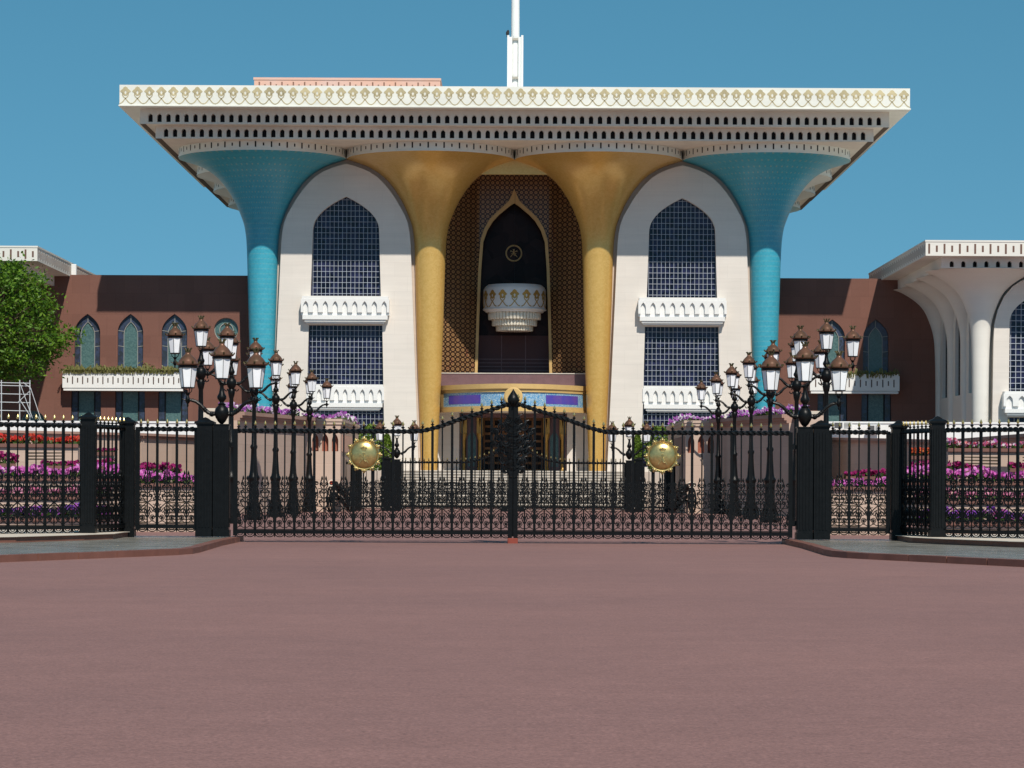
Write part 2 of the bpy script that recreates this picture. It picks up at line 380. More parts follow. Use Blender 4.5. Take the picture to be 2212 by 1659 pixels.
        ob = bpy.data.objects.new(name, me); COL.objects.link(ob)
        if parent: ob.parent = parent; ORG[ob.name] = ORG.get(parent.name, (0, 0, 0)) if not local else (0, 0, 0)
        ob.location = loc
        return ob
def tag(o, label=None, cat=None, group=None, kind=None):
    if label: o['label'] = label
    if cat: o['category'] = cat
    if group: o['group'] = group
    if kind: o['kind'] = kind
    return o
def thing(name, label, cat, loc=(0, 0, 0), rz=0.0, group=None):
    o = bpy.data.objects.new(name, None); COL.objects.link(o); o.location = loc; o.rotation_euler = (0, 0, rz)
    o.empty_display_size = 0.3; ORG[o.name] = tuple(loc)
    return tag(o, label, cat, group, 'thing')
def copy_tree(o, parent=None):
    c = o.copy(); COL.objects.link(c)
    if parent: c.parent = parent
    for ch in list(o.children): copy_tree(ch, c)
    return c
def inst(src, parent, loc, scale=None, rz=None):
    c = src.copy(); COL.objects.link(c); c.parent = parent; c.location = loc
    if scale: c.scale = scale
    if rz is not None: c.rotation_euler = (0, 0, rz)
    for ch in list(src.children): copy_tree(ch, c)
    return c
def P(u, v, D):
    du = u - 1108; dv = v - 1042
    return ((du + 0.0047*dv)*D/F, 1.6 - (dv - 0.0047*du)*D/F)
def arch(cx, w, zs, za, p=2.2, n=9):
    """points of a pointed arch from right spring over the apex to left spring"""
    right = [(cx + w*(1 - (i/n)**p), zs + (za-zs)*i/n) for i in range(n+1)]
    return right + [(2*cx - x, z) for x, z in reversed(right[:-1])]
def mirror(pts): return [(-x, z) for x, z in pts]
def interp(tab, x):
    for (a, b), (c, d) in zip(tab, tab[1:]):
        if x <= c: return b + (d-b)*max(0, (x-a))/(c-a)
    return tab[-1][1]
def smooth_prof(pts, k=6):
    out = []
    for i in range(len(pts)-1):
        p0 = pts[max(i-1, 0)]; p1 = pts[i]; p2 = pts[i+1]; p3 = pts[min(i+2, len(pts)-1)]
        for j in range(k):
            t = j/k
            out.append(tuple(0.5*((2*p1[q]) + (-p0[q]+p2[q])*t + (2*p0[q]-5*p1[q]+4*p2[q]-p3[q])*t*t + (-p0[q]+3*p1[q]-3*p2[q]+p3[q])*t**3) for q in (0, 1)))
    return out + [pts[-1]]

# ------------------------------------------------------------ ground
g = MB().box(-900, 900, -300, 1800, -0.6, -0.012).build("ground", SAND); tag(g, "sandy ground reaching the horizon", "ground", None, 'structure')
g = MB()
xs = [-70, 70]; g.add([(-70, -20, 0), (70, -20, 0), (70, 178, 0), (-70, 178, 0)], [(0, 1, 2, 3)])
g = g.build("road", ROAD); tag(g, "wide red-brown asphalt forecourt in front of the palace gate", "road", None, 'structure')

def side_paving(sg):
    S = lambda pts: [(sg*x, y) for x, y in pts]
    corner = [(7.17, 76.6), (7.17, 71), (6.98, 64.2), (7.0, 62.9), (7.2, 61.9), (7.55, 61.0), (8.2, 59.6), (10, 55.6), (14, 47.5), (20, 36.5)]
    kerb_o = corner; kerb_i = [(x+0.26, y+0.14) for x, y in corner]; kerb_i[0] = (7.43, 76.6); kerb_i[1] = (7.43, 71.1)
    m = MB()
    for i in range(len(corner)-1):
        a, b, c, d = kerb_o[i], kerb_o[i+1], kerb_i[i+1], kerb_i[i]
        ln = max(1, int(math.dist(a, b)/1.1))
        for k in range(ln):
            t0 = k/ln + 0.004; t1 = (k+1)/ln - 0.004
            q = lambda p, r, t: (sg*(p[0]+(r[0]-p[0])*t), p[1]+(r[1]-p[1])*t)
            dz = random.uniform(-0.004, 0.004)
            m.prism_xy([q(a, b, t0), q(a, b, t1), q(d, c, t1), q(d, c, t0)], -0.005, 0.135+dz)
    k = m.build("kerb", KERBM); tag(k, "red-brown stone kerb rounding the %s pavement" % ("left" if sg < 0 else "right"), "kerb", None, 'structure')
    poly = kerb_i + [(30, 36.5), (30, 77.4), (7.43, 77.4)]
    p = MB().prism_xy(S(poly), -0.004, 0.118).build("pavement", PAVE)
    tag(p, "polished grey stone pavement before the %s side gate" % ("left" if sg < 0 else "right"), "pavement", None, 'structure')
    # low plinth carrying the fence
    pl = [(10.0, 75.9), (10.15, 74.8), (10.1, 72.6), (10.6, 71.0), (11.8, 68.2), (15.5, 63.5), (30, 51), (30, 77.2), (10.4, 77.2)]
    m = MB().prism_xy(S(pl), 0.114, 0.249, 0)
    inner = [(x+0.10, y+0.06) for x, y in pl[:6]] + pl[6:7] + [(30, 77.1), (10.5, 77.1)]
    m.prism_xy(S([(x-0.05, y-0.03) for x, y in pl[:6]] + [(30, 50.9), (30, 77.25), (10.35, 77.25)]), 0.2495, 0.262, 1)
    o = m.build("fence_plinth", [KERBM, CREAMW]); tag(o, "red-brown stone plinth with pale edge under the %s fence" % ("left" if sg < 0 else "right"), "plinth", None, 'thing')
side_paving(-1); side_paving(1)

# ------------------------------------------------------------ palace
PAL = thing("palace", "palace pavilion with turquoise and gold flared columns under a wide white roof", "palace", (0, 180, 0))
DC, S4 = 180.0, 5.25
AX = [-15.75, -5.25, 5.25, 15.75]
prof = smooth_prof([(0.50, 2.2), (0.63, 5.7), (0.755, 8.6), (0.88, 12.5), (0.975, 15.9), (1.08, 17.2), (1.30, 18.05), (1.87, 19.3), (2.75, 20.5), (3.85, 21.27), (5.25, 21.76)])
def column(x, y, mt, name):
    m = MB().lathe([(r, z-10) for r, z in prof], n=56, cap=False)
    ob = m.build("column", mt, PAL, True, (x, y-180, 10), True, 60)
    # scalloped white rim with slits
    rim = MB()
    rim.lathe([(5.23, 21.765-10), (5.25, 21.90-10), (5.25, 22.335-10), (5.0, 22.335-10)], n=72, cap=False)
    rim.lathe([(5.285, 21.755-10), (5.285, 21.83-10), (5.235, 21.86-10)], n=72, cap=False)
    for k in range(68):
        a = 2*PI*k/68; h = 0.175 if k % 2 else 0.09; ca, sa = math.cos(a), math.sin(a); w = 0.045; r = 5.256
        rim.add([(r*ca - sa*w*e, r*sa + ca*w*e, 12.11+h*f) for e, f in ((-1, -1), (1, -1), (1, 1), (-1, 1))], [(0, 1, 2, 3)], 1)
    rb = rim.build("column_rim", [WHITE, DARK], ob, True, (0, 0, 0), True, 30)
    return ob
for i, x in enumerate(AX):
    column(x, 180, TEAL if i in (0, 3) else GOLD, "")
for sx in (-1, 1):
    for k in (1, 2, 3):
        column(sx*15.75, 180+10.5*k, TEAL if k == 3 else WHITE, "")

# roof slab, cornice rows
FX, FD = 23.66, 172.0
m = MB().box(-FX, FX, FD, FD+47.3, 24.02, 25.29)
m.box(-FX-0.05, FX+0.05, FD-0.05, FD+47.35, 24.02-0.002, 24.09)
roof = m.build("roof_slab", WHITE, PAL)
def motif(m, cx, z0, H, w, tf, y0, y1):
    k = H/440.0
    def q(pts): return [(cx + x*k*w, z0 + (530-y)*k) for x, y in pts]
    half = [(0, 122), (38, 142), (54, 176), (76, 192), (106, 226), (92, 250), (58, 268), (50, 300), (22, 322), (0, 330)]
    hole = [(0, 212), (10, 230), (26, 243), (17, 262), (11, 284), (0, 296)]
    out = half + [(-x, y) for x, y in reversed(half[1:-1])]
    hol = hole + [(-x, y) for x, y in reversed(hole[1:-1])]
    m.plate([q(out), q(hol)], y0, y1, 0, tf)
    for s in (-1, 1):
        line = [(56, 262), (58, 310), (44, 345), (20, 368), (0, 388), (-22, 414), (-44, 448), (-70, 478), (-100, 496), (-124, 500)]
        pts = [(x*s, y) for x, y in line]
        L1 = []; L2 = []
        for i, (x, y) in enumerate(pts):
            ax, ay = pts[max(i-1, 0)]; bx, by = pts[min(i+1, len(pts)-1)]
            d = math.hypot(bx-ax, by-ay); nx, ny = -(by-ay)/d*10, (bx-ax)/d*10
            L1.append((x+nx, y+ny)); L2.append((x-nx, y-ny))
        m.plate([q(L1 + L2[::-1])], y0, y1 + 0.002*s, 0, tf)
m = MB(); NM = 66
one = MB(); motif(one, 0, 24.09, 1.19, 1.1, None, FD-0.014, FD+0.02)
for i in range(NM):
    cx = -FX + (i+0.5)*2*FX/NM
    m.add([(x+cx, y, z) for x, y, z in one.v], one.f)
for i in range(NM):           # the sides carry the same relief
    cy = FD + (i+0.5)*47.3/NM
    for s in (-1, 1): m.add([(s*(FX - (y-FD)), cy + x*s, z) for x, y, z in one.v], one.f)
m.build("fascia_relief", ORN, roof)
CORN = mat("bounce_warmed_cornice_stone", (0.77, 0.70, 0.60), 0.6, var=0.14, vs=0.4, fine=0.05, fs=6)  # warm tone puts the ground's bounce light into the cornice colour
def cornice(x, d, z0, z1, n, hz, w, dep=0.35):
    m = MB(); loops = [[(-x, z0), (x, z0), (x, z1), (-x, z1)]]
    for i in range(n):
        cx = -x + 0.36 + (i+0.5)*(2*x-0.72)/n
        loops.append([(cx-w, hz[0]), (cx+w, hz[0])] + arch(cx, w, hz[1]-w*1.1, hz[1], 2.0, 4))
    yb = d + dep
    m.plate(loops, d, yb)
    m.plate(loops, FD+47.3-(yb-FD), FD+47.3-(d-FD))
    for s in (-1, 1):
        tf = lambda v: (s*(x-(v[1]-d)), FD+23.65 + v[0]*(23.65-(yb-FD))/x, v[2])
        m.plate(loops, d, d+dep, 0, tf)
    m.box(-x+dep, x-dep, yb+0.02, FD+47.3-(yb-FD)-0.02, z0+0.002, z1-0.002)
    for s in (-1, 1): m.box(*sorted((s*(x-0.01), s*(x-dep+0.01))), d+0.02, FD+47.3-(d-FD)-0.02, z0-0.012, z0-0.003, 1)  # plain dark brown strip along the underside of each side row
    ob = m.build("cornice_row", [CORN, mat("brown_underside_strip", (0.10, 0.07, 0.05), 0.8)], PAL)
    b = MB().box(-x+dep+0.02, x-dep-0.02, yb+0.005, yb+0.015, z0+0.05, z1-0.05)
    for s in (-1, 1):
        b.box(s*(x-dep-0.002)-0.006, s*(x-dep-0.002)+0.006, yb+0.05, FD+47.3-(yb-FD)-0.05, z0+0.05, z1-0.05)
    b.build("cornice_shadow_gap", DARK, ob)
cornice(22.57, 173.09, 23.09, 24.02, 82, (23.21, 23.71), 0.135)
cornice(21.73, 173.93, 22.32, 23.09, 79, (22.42, 22.92), 0.135)

# body behind the columns
m = MB()
for s in (-1, 1):
    a, b = sorted((s*15.6, s*5.25)); m.box(a, b, 180.02, 187.5, 2.3, 21.9)
m.box(-15.5, 15.5, 187.5, 211.5, 2.3, 21.95)
m.box(-5.6, 5.6, 179.75, 180.05, 20.86, 21.9, 1); m.box(-5.2, 5.2, 180.06, 187.0, 21.62, 21.9, 1)
m.box(-17.2, 17.2, 174.9, 215, -0.05, 2.28)
m.build("main_wall", [BANDST, GOLD], PAL)
# stairs
m = MB()
for i in range(14):
    z = 2.31*(i+1)/14; y = 174.9 - (14-i)*0.5
    m.box(-7.6, 7.6, y+0.07, 174.9 + 0.5 + 0.001*i, z-0.165+0.003*(i > 0), z-0.055)
    m.box(-7.62, 7.62, y-0.02, 174.95 + 0.5 + 0.001*i, z-0.055, z)
m.build("steps", STEP, PAL)

def lattice(m, x0, x1, z0, z1, y, sx, sz, inside=None, w=0.012):
    x = x0 + sx/2
    def run(vert, c, lo, hi):
        st = None; n = 40
        segs = []; t = lo
        for i in range(n+1):
            t = lo + (hi-lo)*i/n
            ok = inside(c, t) if vert else inside(t, c)
            if ok and st is None: st = t
            if (not ok or i == n) and st is not None: segs.append((st, t)); st = None
        for a, b in segs:
            if vert: m.box(c-w, c+w, y, y+0.03, a, b)
            else: m.box(a, b, y+0.004, y+0.026, c-w, c+w)
    inside = inside or (lambda x, z: True)
    while x < x1: run(True, x, z0, z1); x += sx
    z = z0 + sz/2
    while z < z1: run(False, z, x0, x1); z += sz

def balcony_block(m, cx, w, z0, z1, y0, y1, n):
    """box front with pointed-arch recesses and ledges beneath"""
    h = z1-z0; loops = [[(cx-w, z0+h*0.42), (cx+w, z0+h*0.42), (cx+w, z1-h*0.10), (cx-w, z1-h*0.10)]]
    for i in range(n):
        c = cx - w + (i+0.5)*2*w/n; ww = w/n*0.52
        loops.append([(c-ww, z0+h*0.422), (c+ww, z0+h*0.422)] + arch(c, ww, z0+h*0.62, z0+h*0.84, 2.2, 5))
    loops = [loops[0]] + [[(x, max(z, z0+h*0.425)) for x, z in l] for l in loops[1:]]
    # outline toothed at its foot, so the recesses run out at the bottom
    out = [(cx-w, z1-h*0.10), (cx-w, z0+h*0.40)]
    for i in range(n):
        c = cx - w + (i+0.5)*2*w/n; ww = w/n*0.52
        out += [(c-ww, z0+h*0.40)] + list(reversed(arch(c, ww, z0+h*0.62, z0+h*0.82, 2.2, 5))) + [(c+ww, z0+h*0.40)]
    out += [(cx+w, z0+h*0.40), (cx+w, z1-h*0.10)]
    m.plate([out], y0, y0+0.16)
    m.box(cx-w, cx+w, y0+0.162, y1, z0+h*0.30, z1-h*0.10)
    m.box(cx-w+0.06, cx+w-0.06, y0+0.03, y1, z1-h*0.098, z1)
    m.box(cx-w+0.10, cx+w-0.10, y0+0.05, y1, z0+h*0.14, z0+h*0.298)
    m.box(cx-w+0.22, cx+w-0.22, y0+0.14, y1, z0+h*0.06, z0+h*0.138)
    m.box(cx-w+0.30, cx+w-0.30, y0+0.24, y1, z0, z0+h*0.058)

k = 179.45/F
Zp = lambda v, D=179.45: 1.6 + (1042-v)*D/F
for s in (-1, 1):
    cx = s*10.5
    half = [(155*k*1.03, 2.28), (155*k, Zp(905)), (141*k, Zp(560)), (139.5*k, Zp(525)), (137.4*k, Zp(503)), (133.5*k, Zp(483)), (127*k, Zp(466)), (117.5*k, Zp(449)), (107*k, Zp(431)), (94.5*k, Zp(413)), (81*k, Zp(397)), (66.5*k, Zp(383)), (50*k, Zp(372.5)), (33*k, Zp(365)), (16*k, Zp(359.5)), (0, Zp(355.5))]
    out = [(cx+x, z) for x, z in half] + [(cx-x, z) for x, z in reversed(half[:-1])]
    up = [(cx-76*k, Zp(641)), (cx+76*k, Zp(641))] + arch(cx, 71.5*k, Zp(502), Zp(426), 2.25, 10)
    lo = [(cx-86*k, 2.6), (cx+86*k, 2.6), (cx+79.5*k, Zp(704)), (cx-79.5*k, Zp(704))]
    m = MB().plate([out, up, lo], 179.45, 180.015)
    pan = m.build("wall_panel", MARBLE, PAL)
    # windows
    w1 = MB()
    def ins_up(x, z, cx=cx):
        x = abs(x-cx)
        if z < Zp(641): return False
        if z < Zp(502): return x < (76 - 4.5*(z-Zp(641))/(Zp(502)-Zp(641)))*k
        if z > Zp(426): return False
        return x < 71.5*k*(1-((z-Zp(502))/(Zp(426)-Zp(502)))**2.25)
    lattice(w1, cx-76*k, cx+76*k, Zp(641), Zp(426), 179.78, 0.262, 0.345, ins_up)
    wl = w1.build("window", LATT, pan)
    MB().box(cx-2.3, cx+2.3, 179.88, 179.93, Zp(643), Zp(420)).build("window_glass", GLASSB, wl)
    w2 = MB()
    ins = lambda x, z, cx=cx: abs(x-cx) < (86 - 6.5*(z-2.6)/(Zp(704)-2.6))*k
    lattice(w2, cx-86*k, cx+86*k, 2.6, Zp(704), 179.78, 0.262, 0.345, ins)
    wl = w2.build("window", LATT, pan)
    MB().box(cx-2.6, cx+2.6, 179.88, 179.93, 2.55, Zp(702)).build("window_glass", GLASSB, wl)
    b = MB(); balcony_block(b, cx, 95*k, Zp(701), Zp(643), 178.75, 179.44, 9)
    b.build("balcony", CLEANW, pan)
    b = MB(); balcony_block(b, cx, 84*k, Zp(889), Zp(832), 179.36, 179.875, 9)
    b.build("spandrel_panel", CLEANW, pan)

# central niche
D1, D2, XI = 182.05, 185.4, 2.38
def nd(x): return min(D2, 182.05 + (5.0-abs(x))*1.28)
ogL = [(X, Z) for X, Z in ((-2.42, 8.5), (-2.28, 12.0), (-2.16, 15.2), (-2.02, 17.1), (-1.72, 18.35), (-1.22, 19.45), (-0.62, 20.1), (0, 20.48))]
og_in = [(2.32, 8.5), (2.22, 12.2), (2.11, 15.3), (1.98, 17.1), (1.72, 17.85), (1.35, 18.45), (0.95, 18.87), (0.55, 19.2), (0.25, 19.45), (0, 19.6)]
og_out = [(2.50, 8.5), (2.40, 12.2), (2.30, 15.4), (2.16, 17.25), (1.91, 18.0), (1.55, 18.6), (1.15, 19.0), (0.7, 19.4), (0.335, 19.77), (0.15, 20.15), (0, 20.54)]
m = MB()
n = 22
xsn = [-5.25 + 10.5*i/42 for i in range(43)]
def ogz(x):
    x = abs(x); t = [(q[0], q[1]) for q in reversed(og_out)]
    if x >= 2.40: return 8.5 if x < 2.5 else None
    return interp([(a, b) for a, b in t], x)
for a, b in zip(xsn, xsn[1:]):
    lo = 8.3
    za = ogz(a) or lo; zb = ogz(b) or lo
    if abs(a) > 2.5 or abs(b) > 2.5: za = zb = lo
    m.add([(a, nd(a), za), (b, nd(b), zb), (b, nd(b), 21.64), (a, nd(a), 21.64)], [(0, 1, 2, 3)])
nw = m.build("niche_wall", NICHE, PAL)
fr = MB()
outl = og_out + [(-x, z) for x, z in reversed(og_out[:-1])]; inl = og_in + [(-x, z) for x, z in reversed(og_in[:-1])]
fr.plate([outl + [(-2.32, 8.5)] + inl[::-1][1:] + []], 185.22, 185.55)
fr.build("ogee_frame", GOLDCAN, nw)
m = MB()
for s_ in (-1, 1): m.box(*sorted((s_*2.34, s_*2.5)), 185.56, 186.97, 8.3, 17)
m.build("niche_reveal", GRAN_B, PAL)
gl = MB().box(-2.6, 2.6, 186.98, 187.04, 8.3, 20.6).build("niche_glass", GLASSN, PAL)
lp = MB().box(-2.33, 2.33, 186.90, 186.975, 8.3, 11.15)
for i in range(5): lp.box(-2.33, 2.33, 186.87, 186.898, 8.62 + 0.24*i, 8.68 + 0.24*i, 1)
for x in (-0.78, 0.78): lp.box(x-0.03, x+0.03, 186.86, 186.869, 8.3, 11.15, 1)
lp.build("glass_reflection_panel", [mat("red_brown_reflection", (0.085, 0.035, 0.034), 0.5), GRAN_B], gl)  # added panel: red-brown stands in for the reflection low in the glass
ex, ez = P(1110, 547, 186.9)
e = MB()
def emblem(e, ex, ez, y, sc, m=0):
    """crossed curved swords behind a sheathed dagger with a crown-like hilt"""
    for s in (-1, 1):
        e.tube([(ex + s*sc*(-0.55+1.1*t), y, ez + sc*(-0.62 + 1.05*t + 0.16*math.sin(PI*t))) for t in [i/8 for i in range(9)]], 0.055*sc, 4, m)
        e.tube([(ex + s*sc*(0.34), y, ez + sc*0.40), (ex + s*sc*0.60, y, ez + sc*0.24)], 0.05*sc, 4, m)
        e.tube([(ex + s*sc*0.16, y-0.005, ez - sc*0.08), (ex + s*sc*0.40, y-0.005, ez - sc*0.02)], 0.05*sc, 4, m)
    e.tube([(ex, y-0.01, ez+0.62*sc), (ex, y-0.01, ez+0.1*sc), (ex, y-0.01, ez-0.1*sc), (ex+0.08*sc, y-0.01, ez-0.32*sc), (ex+0.28*sc, y-0.01, ez-0.40*sc)], lambda t: sc*(0.10-0.03*t), 6, m)
    e.tube([(ex-0.17*sc, y-0.01, ez+0.60*sc), (ex+0.17*sc, y-0.01, ez+0.60*sc)], 0.05*sc, 5, m)
    e.tube([(ex-0.15*sc, y-0.01, ez+0.12*sc), (ex+0.15*sc, y-0.01, ez+0.12*sc)], 0.06*sc, 5, m)
emblem(e, ex, ez, 186.93, 0.40)
e.tube([(ex + 0.50*math.cos(2*PI*i/40), 186.94, ez + 0.50*math.sin(2*PI*i/40)) for i in range(41)], 0.055, 5)
e.build("emblem", GOLDCAN, gl)
# granite parapet and bowed porch canopy
MB().box(-4.95, 4.95, 182.0, 185.6, 7.3, 8.47).build("granite_parapet", GRAN_B, PAL)
MB().box(-4.97, 4.97, 181.95, 182.25, 8.475, 8.53).build("parapet_coping", STEP, PAL)
def bow(x, off=0.0): return 176.4 + 4.6*(x/4.62)**2 + off
def bowed(m, x0, x1, z0, z1, off, depth, mi=0, n=40):
    vs = []; fs = []
    for i in range(n+1):
        x = x0 + (x1-x0)*i/n; y = bow(x, off)
        vs += [(x, y, z0), (x, y, z1), (x, y+depth, z1), (x, y+depth, z0)]
    for i in range(n):
        for a in range(4): fs.append((4*i+a, 4*i+(a+1) % 4, 4*i+4+(a+1) % 4, 4*i+4+a))
    fs += [(0, 1, 2, 3), (4*n+3, 4*n+2, 4*n+1, 4*n)]
    m.add(vs, fs, mi)
m = MB()
bowed(m, -4.6, 4.6, 7.36, 7.66, -0.12, 0.6); bowed(m, -4.6, 4.6, 7.16, 7.355, 0.0, 0.6); bowed(m, -4.6, 4.6, 6.12, 6.30, -0.02, 0.6)
bowed(m, -4.6, 4.6, 5.98, 6.117, -0.10, 0.6)
for s in (-1, 1): bowed(m, *sorted((s*4.38, s*4.6)), 6.30, 7.16, 0.0, 0.5, 0, 4)
m.lathe([(0.52, 0), (0.58, 0.05), (0.58, 0.14), (0.50, 0.2), (0.36, 0.2)], (0, 0), 28)
last = m.v[-28*5:]; m.v[-28*5:] = [(x, 176.42 - z, 6.86 + y) for x, y, z in last]
can = m.build("porch_canopy", GOLDCAN, PAL, True, angle=30)
m = MB().lathe([(0.001, 0.06), (0.37, 0.06), (0.37, 0.02)], (0, 0), 28); m.v = [(x, 176.30 - z*0.5, 6.86 + y) for x, y, z in m.v]
m.build("roundel_inset", mat("oxblood_inlay", (0.20, 0.045, 0.03), 0.5), can)
m = MB(); bowed(m, -4.38, 4.38, 6.30, 7.16, 0.10, 0.3); m.build("tile_panel", TILE, can)
m = MB()
for s in (-1, 1): bowed(m, *sorted((s*2.02, s*4.05)), 6.46, 7.0, 0.085, 0.2, 0, 12)
m.build("blue_cartouche", BLUEP, can)
m = MB()
n = 40; vs = []; 
vs = [(-4.6 + 9.2*i/n, bow(-4.6+9.2*i/n, 0.02), 5.99) for i in range(n+1)]
m.add(vs + [(x, y, 7.6) for x, y, z in vs] + [(4.6, 183.9, 5.99), (-4.6, 183.9, 5.99), (4.6, 183.9, 7.6), (-4.6, 183.9, 7.6)],
      [tuple(range(n+1)) + (2*n+2, 2*n+3), tuple(range(n+1, 2*n+2)) + (2*n+4, 2*n+5)])
m.build("canopy_deck", MARBLE, can)
# porch: flanking walls, doorway, doors
m = MB()
for s in (-1, 1): m.box(*sorted((s*3.42, s*5.2)), 182.3, 183.6, 2.28, 7.2)
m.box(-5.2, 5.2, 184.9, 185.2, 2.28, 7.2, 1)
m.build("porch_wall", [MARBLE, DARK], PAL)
m = MB()
m.box(-3.42, 3.42, 183.0, 183.5, 5.72, 7.2); m.box(-3.40, -3.30, 182.9, 183.4, 2.28, 5.72); m.box(3.30, 3.40, 182.9, 183.4, 2.28, 5.72)
m.build("door_surround", GRAN_B, PAL)
for s in (-1, 1):
    for xx in (3.15, 2.12):
        m = MB().lathe([(0.16, 2.3), (0.16, 2.5), (0.12, 2.55), (0.115, 4.3), (0.15, 4.36), (0.15, 4.42), (0.22, 4.6), (0.22, 4.72)], (s*xx, 183.0), 14)
        # bracket arch springing from the capital
        m.plate([[(s*xx-0.2, 4.72), (s*xx+0.2, 4.72), (s*xx+0.2, 5.7), (s*xx-0.2, 5.7)], [(s*xx-0.06, 5.66), (s*xx, 5.0), (s*xx+0.06, 5.66)]], 182.88, 183.12)
        m.build("porch_column", GOLDCOL, PAL, True)
    sp = MB(); cx = s*2.63
    loops = [[(cx-0.36, 2.35), (cx+0.36, 2.35), (cx+0.36, 5.7), (cx-0.36, 5.7)], [(cx-0.27, 2.6), (cx+0.27, 2.6)] + arch(cx, 0.27, 4.4, 4.85, 2, 6)]
    sp.plate(loops, 183.3, 183.4)
    so = sp.build("side_light", GRAN_B, PAL)
    MB().box(cx-0.33, cx+0.33, 183.42, 183.44, 2.4, 5.6).build("side_light_glass", GLASST, so)
for s in (-1, 1):
    loops = [[(s*0.02, 2.3), (s*1.9, 2.3), (s*1.9, 5.72), (s*0.02, 5.72)]]
    for i in range(3):
        for j in range(7):
            a = s*(0.20 + i*0.62); b = s*(0.56 + i*0.62); z = 2.45 + j*0.465
            loops.append([(a, z), (b, z), (b, z+0.31), (a, z+0.31)])
    d = MB().plate(loops, 183.45, 183.6).build("door", DOORW, PAL)
    MB().box(*sorted((s*0.05, s*1.88)), 183.62, 183.64, 2.32, 5.7).build("door_backing", DARK, d)

# things on and under the palace roof
LAN = thing("hanging_lantern", "huge ivory drum chandelier with stepped tiers hanging in the palace niche", "chandelier", (0, 184.4, 11.3))
m = MB().lathe([(1.72, 14.25), (1.9, 14.1), (1.99, 13.95), (1.99, 12.75), (2.03, 12.7), (2.03, 12.62), (1.9, 12.58), (1.85, 12.48)], (0.05, 184.4), 64)
dr = m.build("drum", SHELLW, LAN, True, angle=35)
m = MB(); one = MB(); motif(one, 0, 12.72, 1.24, 1.0, None, -0.02, 0.012)
for i in range(16):
    a0 = 2*PI*i/16 - PI/2
    m.add([(0.05 + (1.99-y)*math.cos(a0 + x/1.99), 184.4 + (1.99-y)*math.sin(a0 + x/1.99), z) for x, y, z in one.v], one.f)
m.build("gilt_relief", GOLDCOL, dr)
for r, z0, z1 in ((1.58, 12.02, 12.5), (1.35, 11.62, 12.04), (1.11, 11.3, 11.64)):
    m = MB(); n = 44
    for i in range(n):
        a = 2*PI*i/n; rr = PI*r/n*1.05
        m.lathe([(rr*0.8, z0), (rr, z0+0.05), (rr, z1-0.04), (rr*0.8, z1)], (0.05 + r*math.cos(a), 184.4 + r*math.sin(a)), 8)
    m.lathe([(0.2, z0+0.02), (r, z0+0.02), (r, z1), (0.2, z1)], (0.05, 184.4), 44)
    m.build("crystal_tier", CRYST, LAN, True, angle=60)
MB().tube([(0.05, 184.4, 14.2), (0.05, 184.4, 21.63)], 0.010, 6).build("hanging_rod", CANM, LAN)

FP = thing("flagpole", "tall white tapering flagpole clamped in a white bracket on the palace roof", "flagpole", (0.02, 190, 25.29))
MB().lathe([(0.285, 25.3), (0.28, 31), (0.24, 38), (0.14, 52), (0.1, 53)], (0.02, 190), 20).build("pole", CLEANW, FP, True)
m = MB()
for s in (-1, 1):
    m.box(0.02+s*0.46-0.07, 0.02+s*0.46+0.07, 189.55, 190.45, 25.3, 31.1); m.box(0.02+s*0.30-0.10, 0.02+s*0.30+0.10, 189.62, 190.0, 25.3, 31.0)
    for z in (26.3, 28.4, 30.9): m.box(*sorted((0.02+s*0.2, 0.02+s*0.5)), 189.7, 190.3, z-0.05, z+0.05)
m.build("bracket", CLEANW, FP)
m = MB()
for z in (26.2, 28.3, 30.85): m.box(-0.18, 0.22, 189.58, 189.66, z-0.07, z+0.07)
m.build("clamp_band", DKROOF, FP)
bx, bz = P(1098, 72, 190)
BI = thing("bird", "small dark bird perched on the flagpole bracket", "bird", (bx-0.03, 190, 31.1))
m = MB(); bc = (bx-0.03, 190.0)
m.tube([(bc[0]-0.01, bc[1], 31.1), (bc[0]-0.03, bc[1], 31.22), (bc[0]-0.01, bc[1], 31.36), (bc[0]+0.02, bc[1]-0.02, 31.46), (bc[0]+0.04, bc[1]-0.06, 31.5)], lambda t: (0.03, 0.10, 0.11, 0.07, 0.02)[int(t*4+0.01)], 8)
m.tube([(bc[0], bc[1]+0.03, 31.2), (bc[0]-0.06, bc[1]+0.14, 31.08)], 0.035, 5)
m.build("body", BIRDM, BI, True)

RB = thing("roof_parapet", "low pink slotted parapet box on the left of the palace roof", "parapet", (-11.4, 195, 25.29))
x0 = (545-1108)*195/F; x1 = (947-1108)*195/F; zt = P(745, 168, 195)[1]
m = MB().box(x0, x1, 195, 206, 25.3, zt)
m.box(x0-0.05, x1+0.05, 194.95, 206.05, zt-0.16, zt-0.004)
m.build("parapet_wall", mat("pale_pink_render", (0.62, 0.42, 0.36), 0.7, col2=(0.66, 0.38, 0.28), vs=0.5), RB)
m = MB()
for i in range(32):
    c = x0 + 0.35 + (x1-x0-0.7)*i/31; h = 0.32 if i % 2 == 0 else 0.16
    m.box(c-0.045, c+0.045, 194.985, 195.1, zt-0.62-h, zt-0.62+h)
m.build("slot", mat("rust_slot", (0.20, 0.10, 0.07), 0.7), RB)

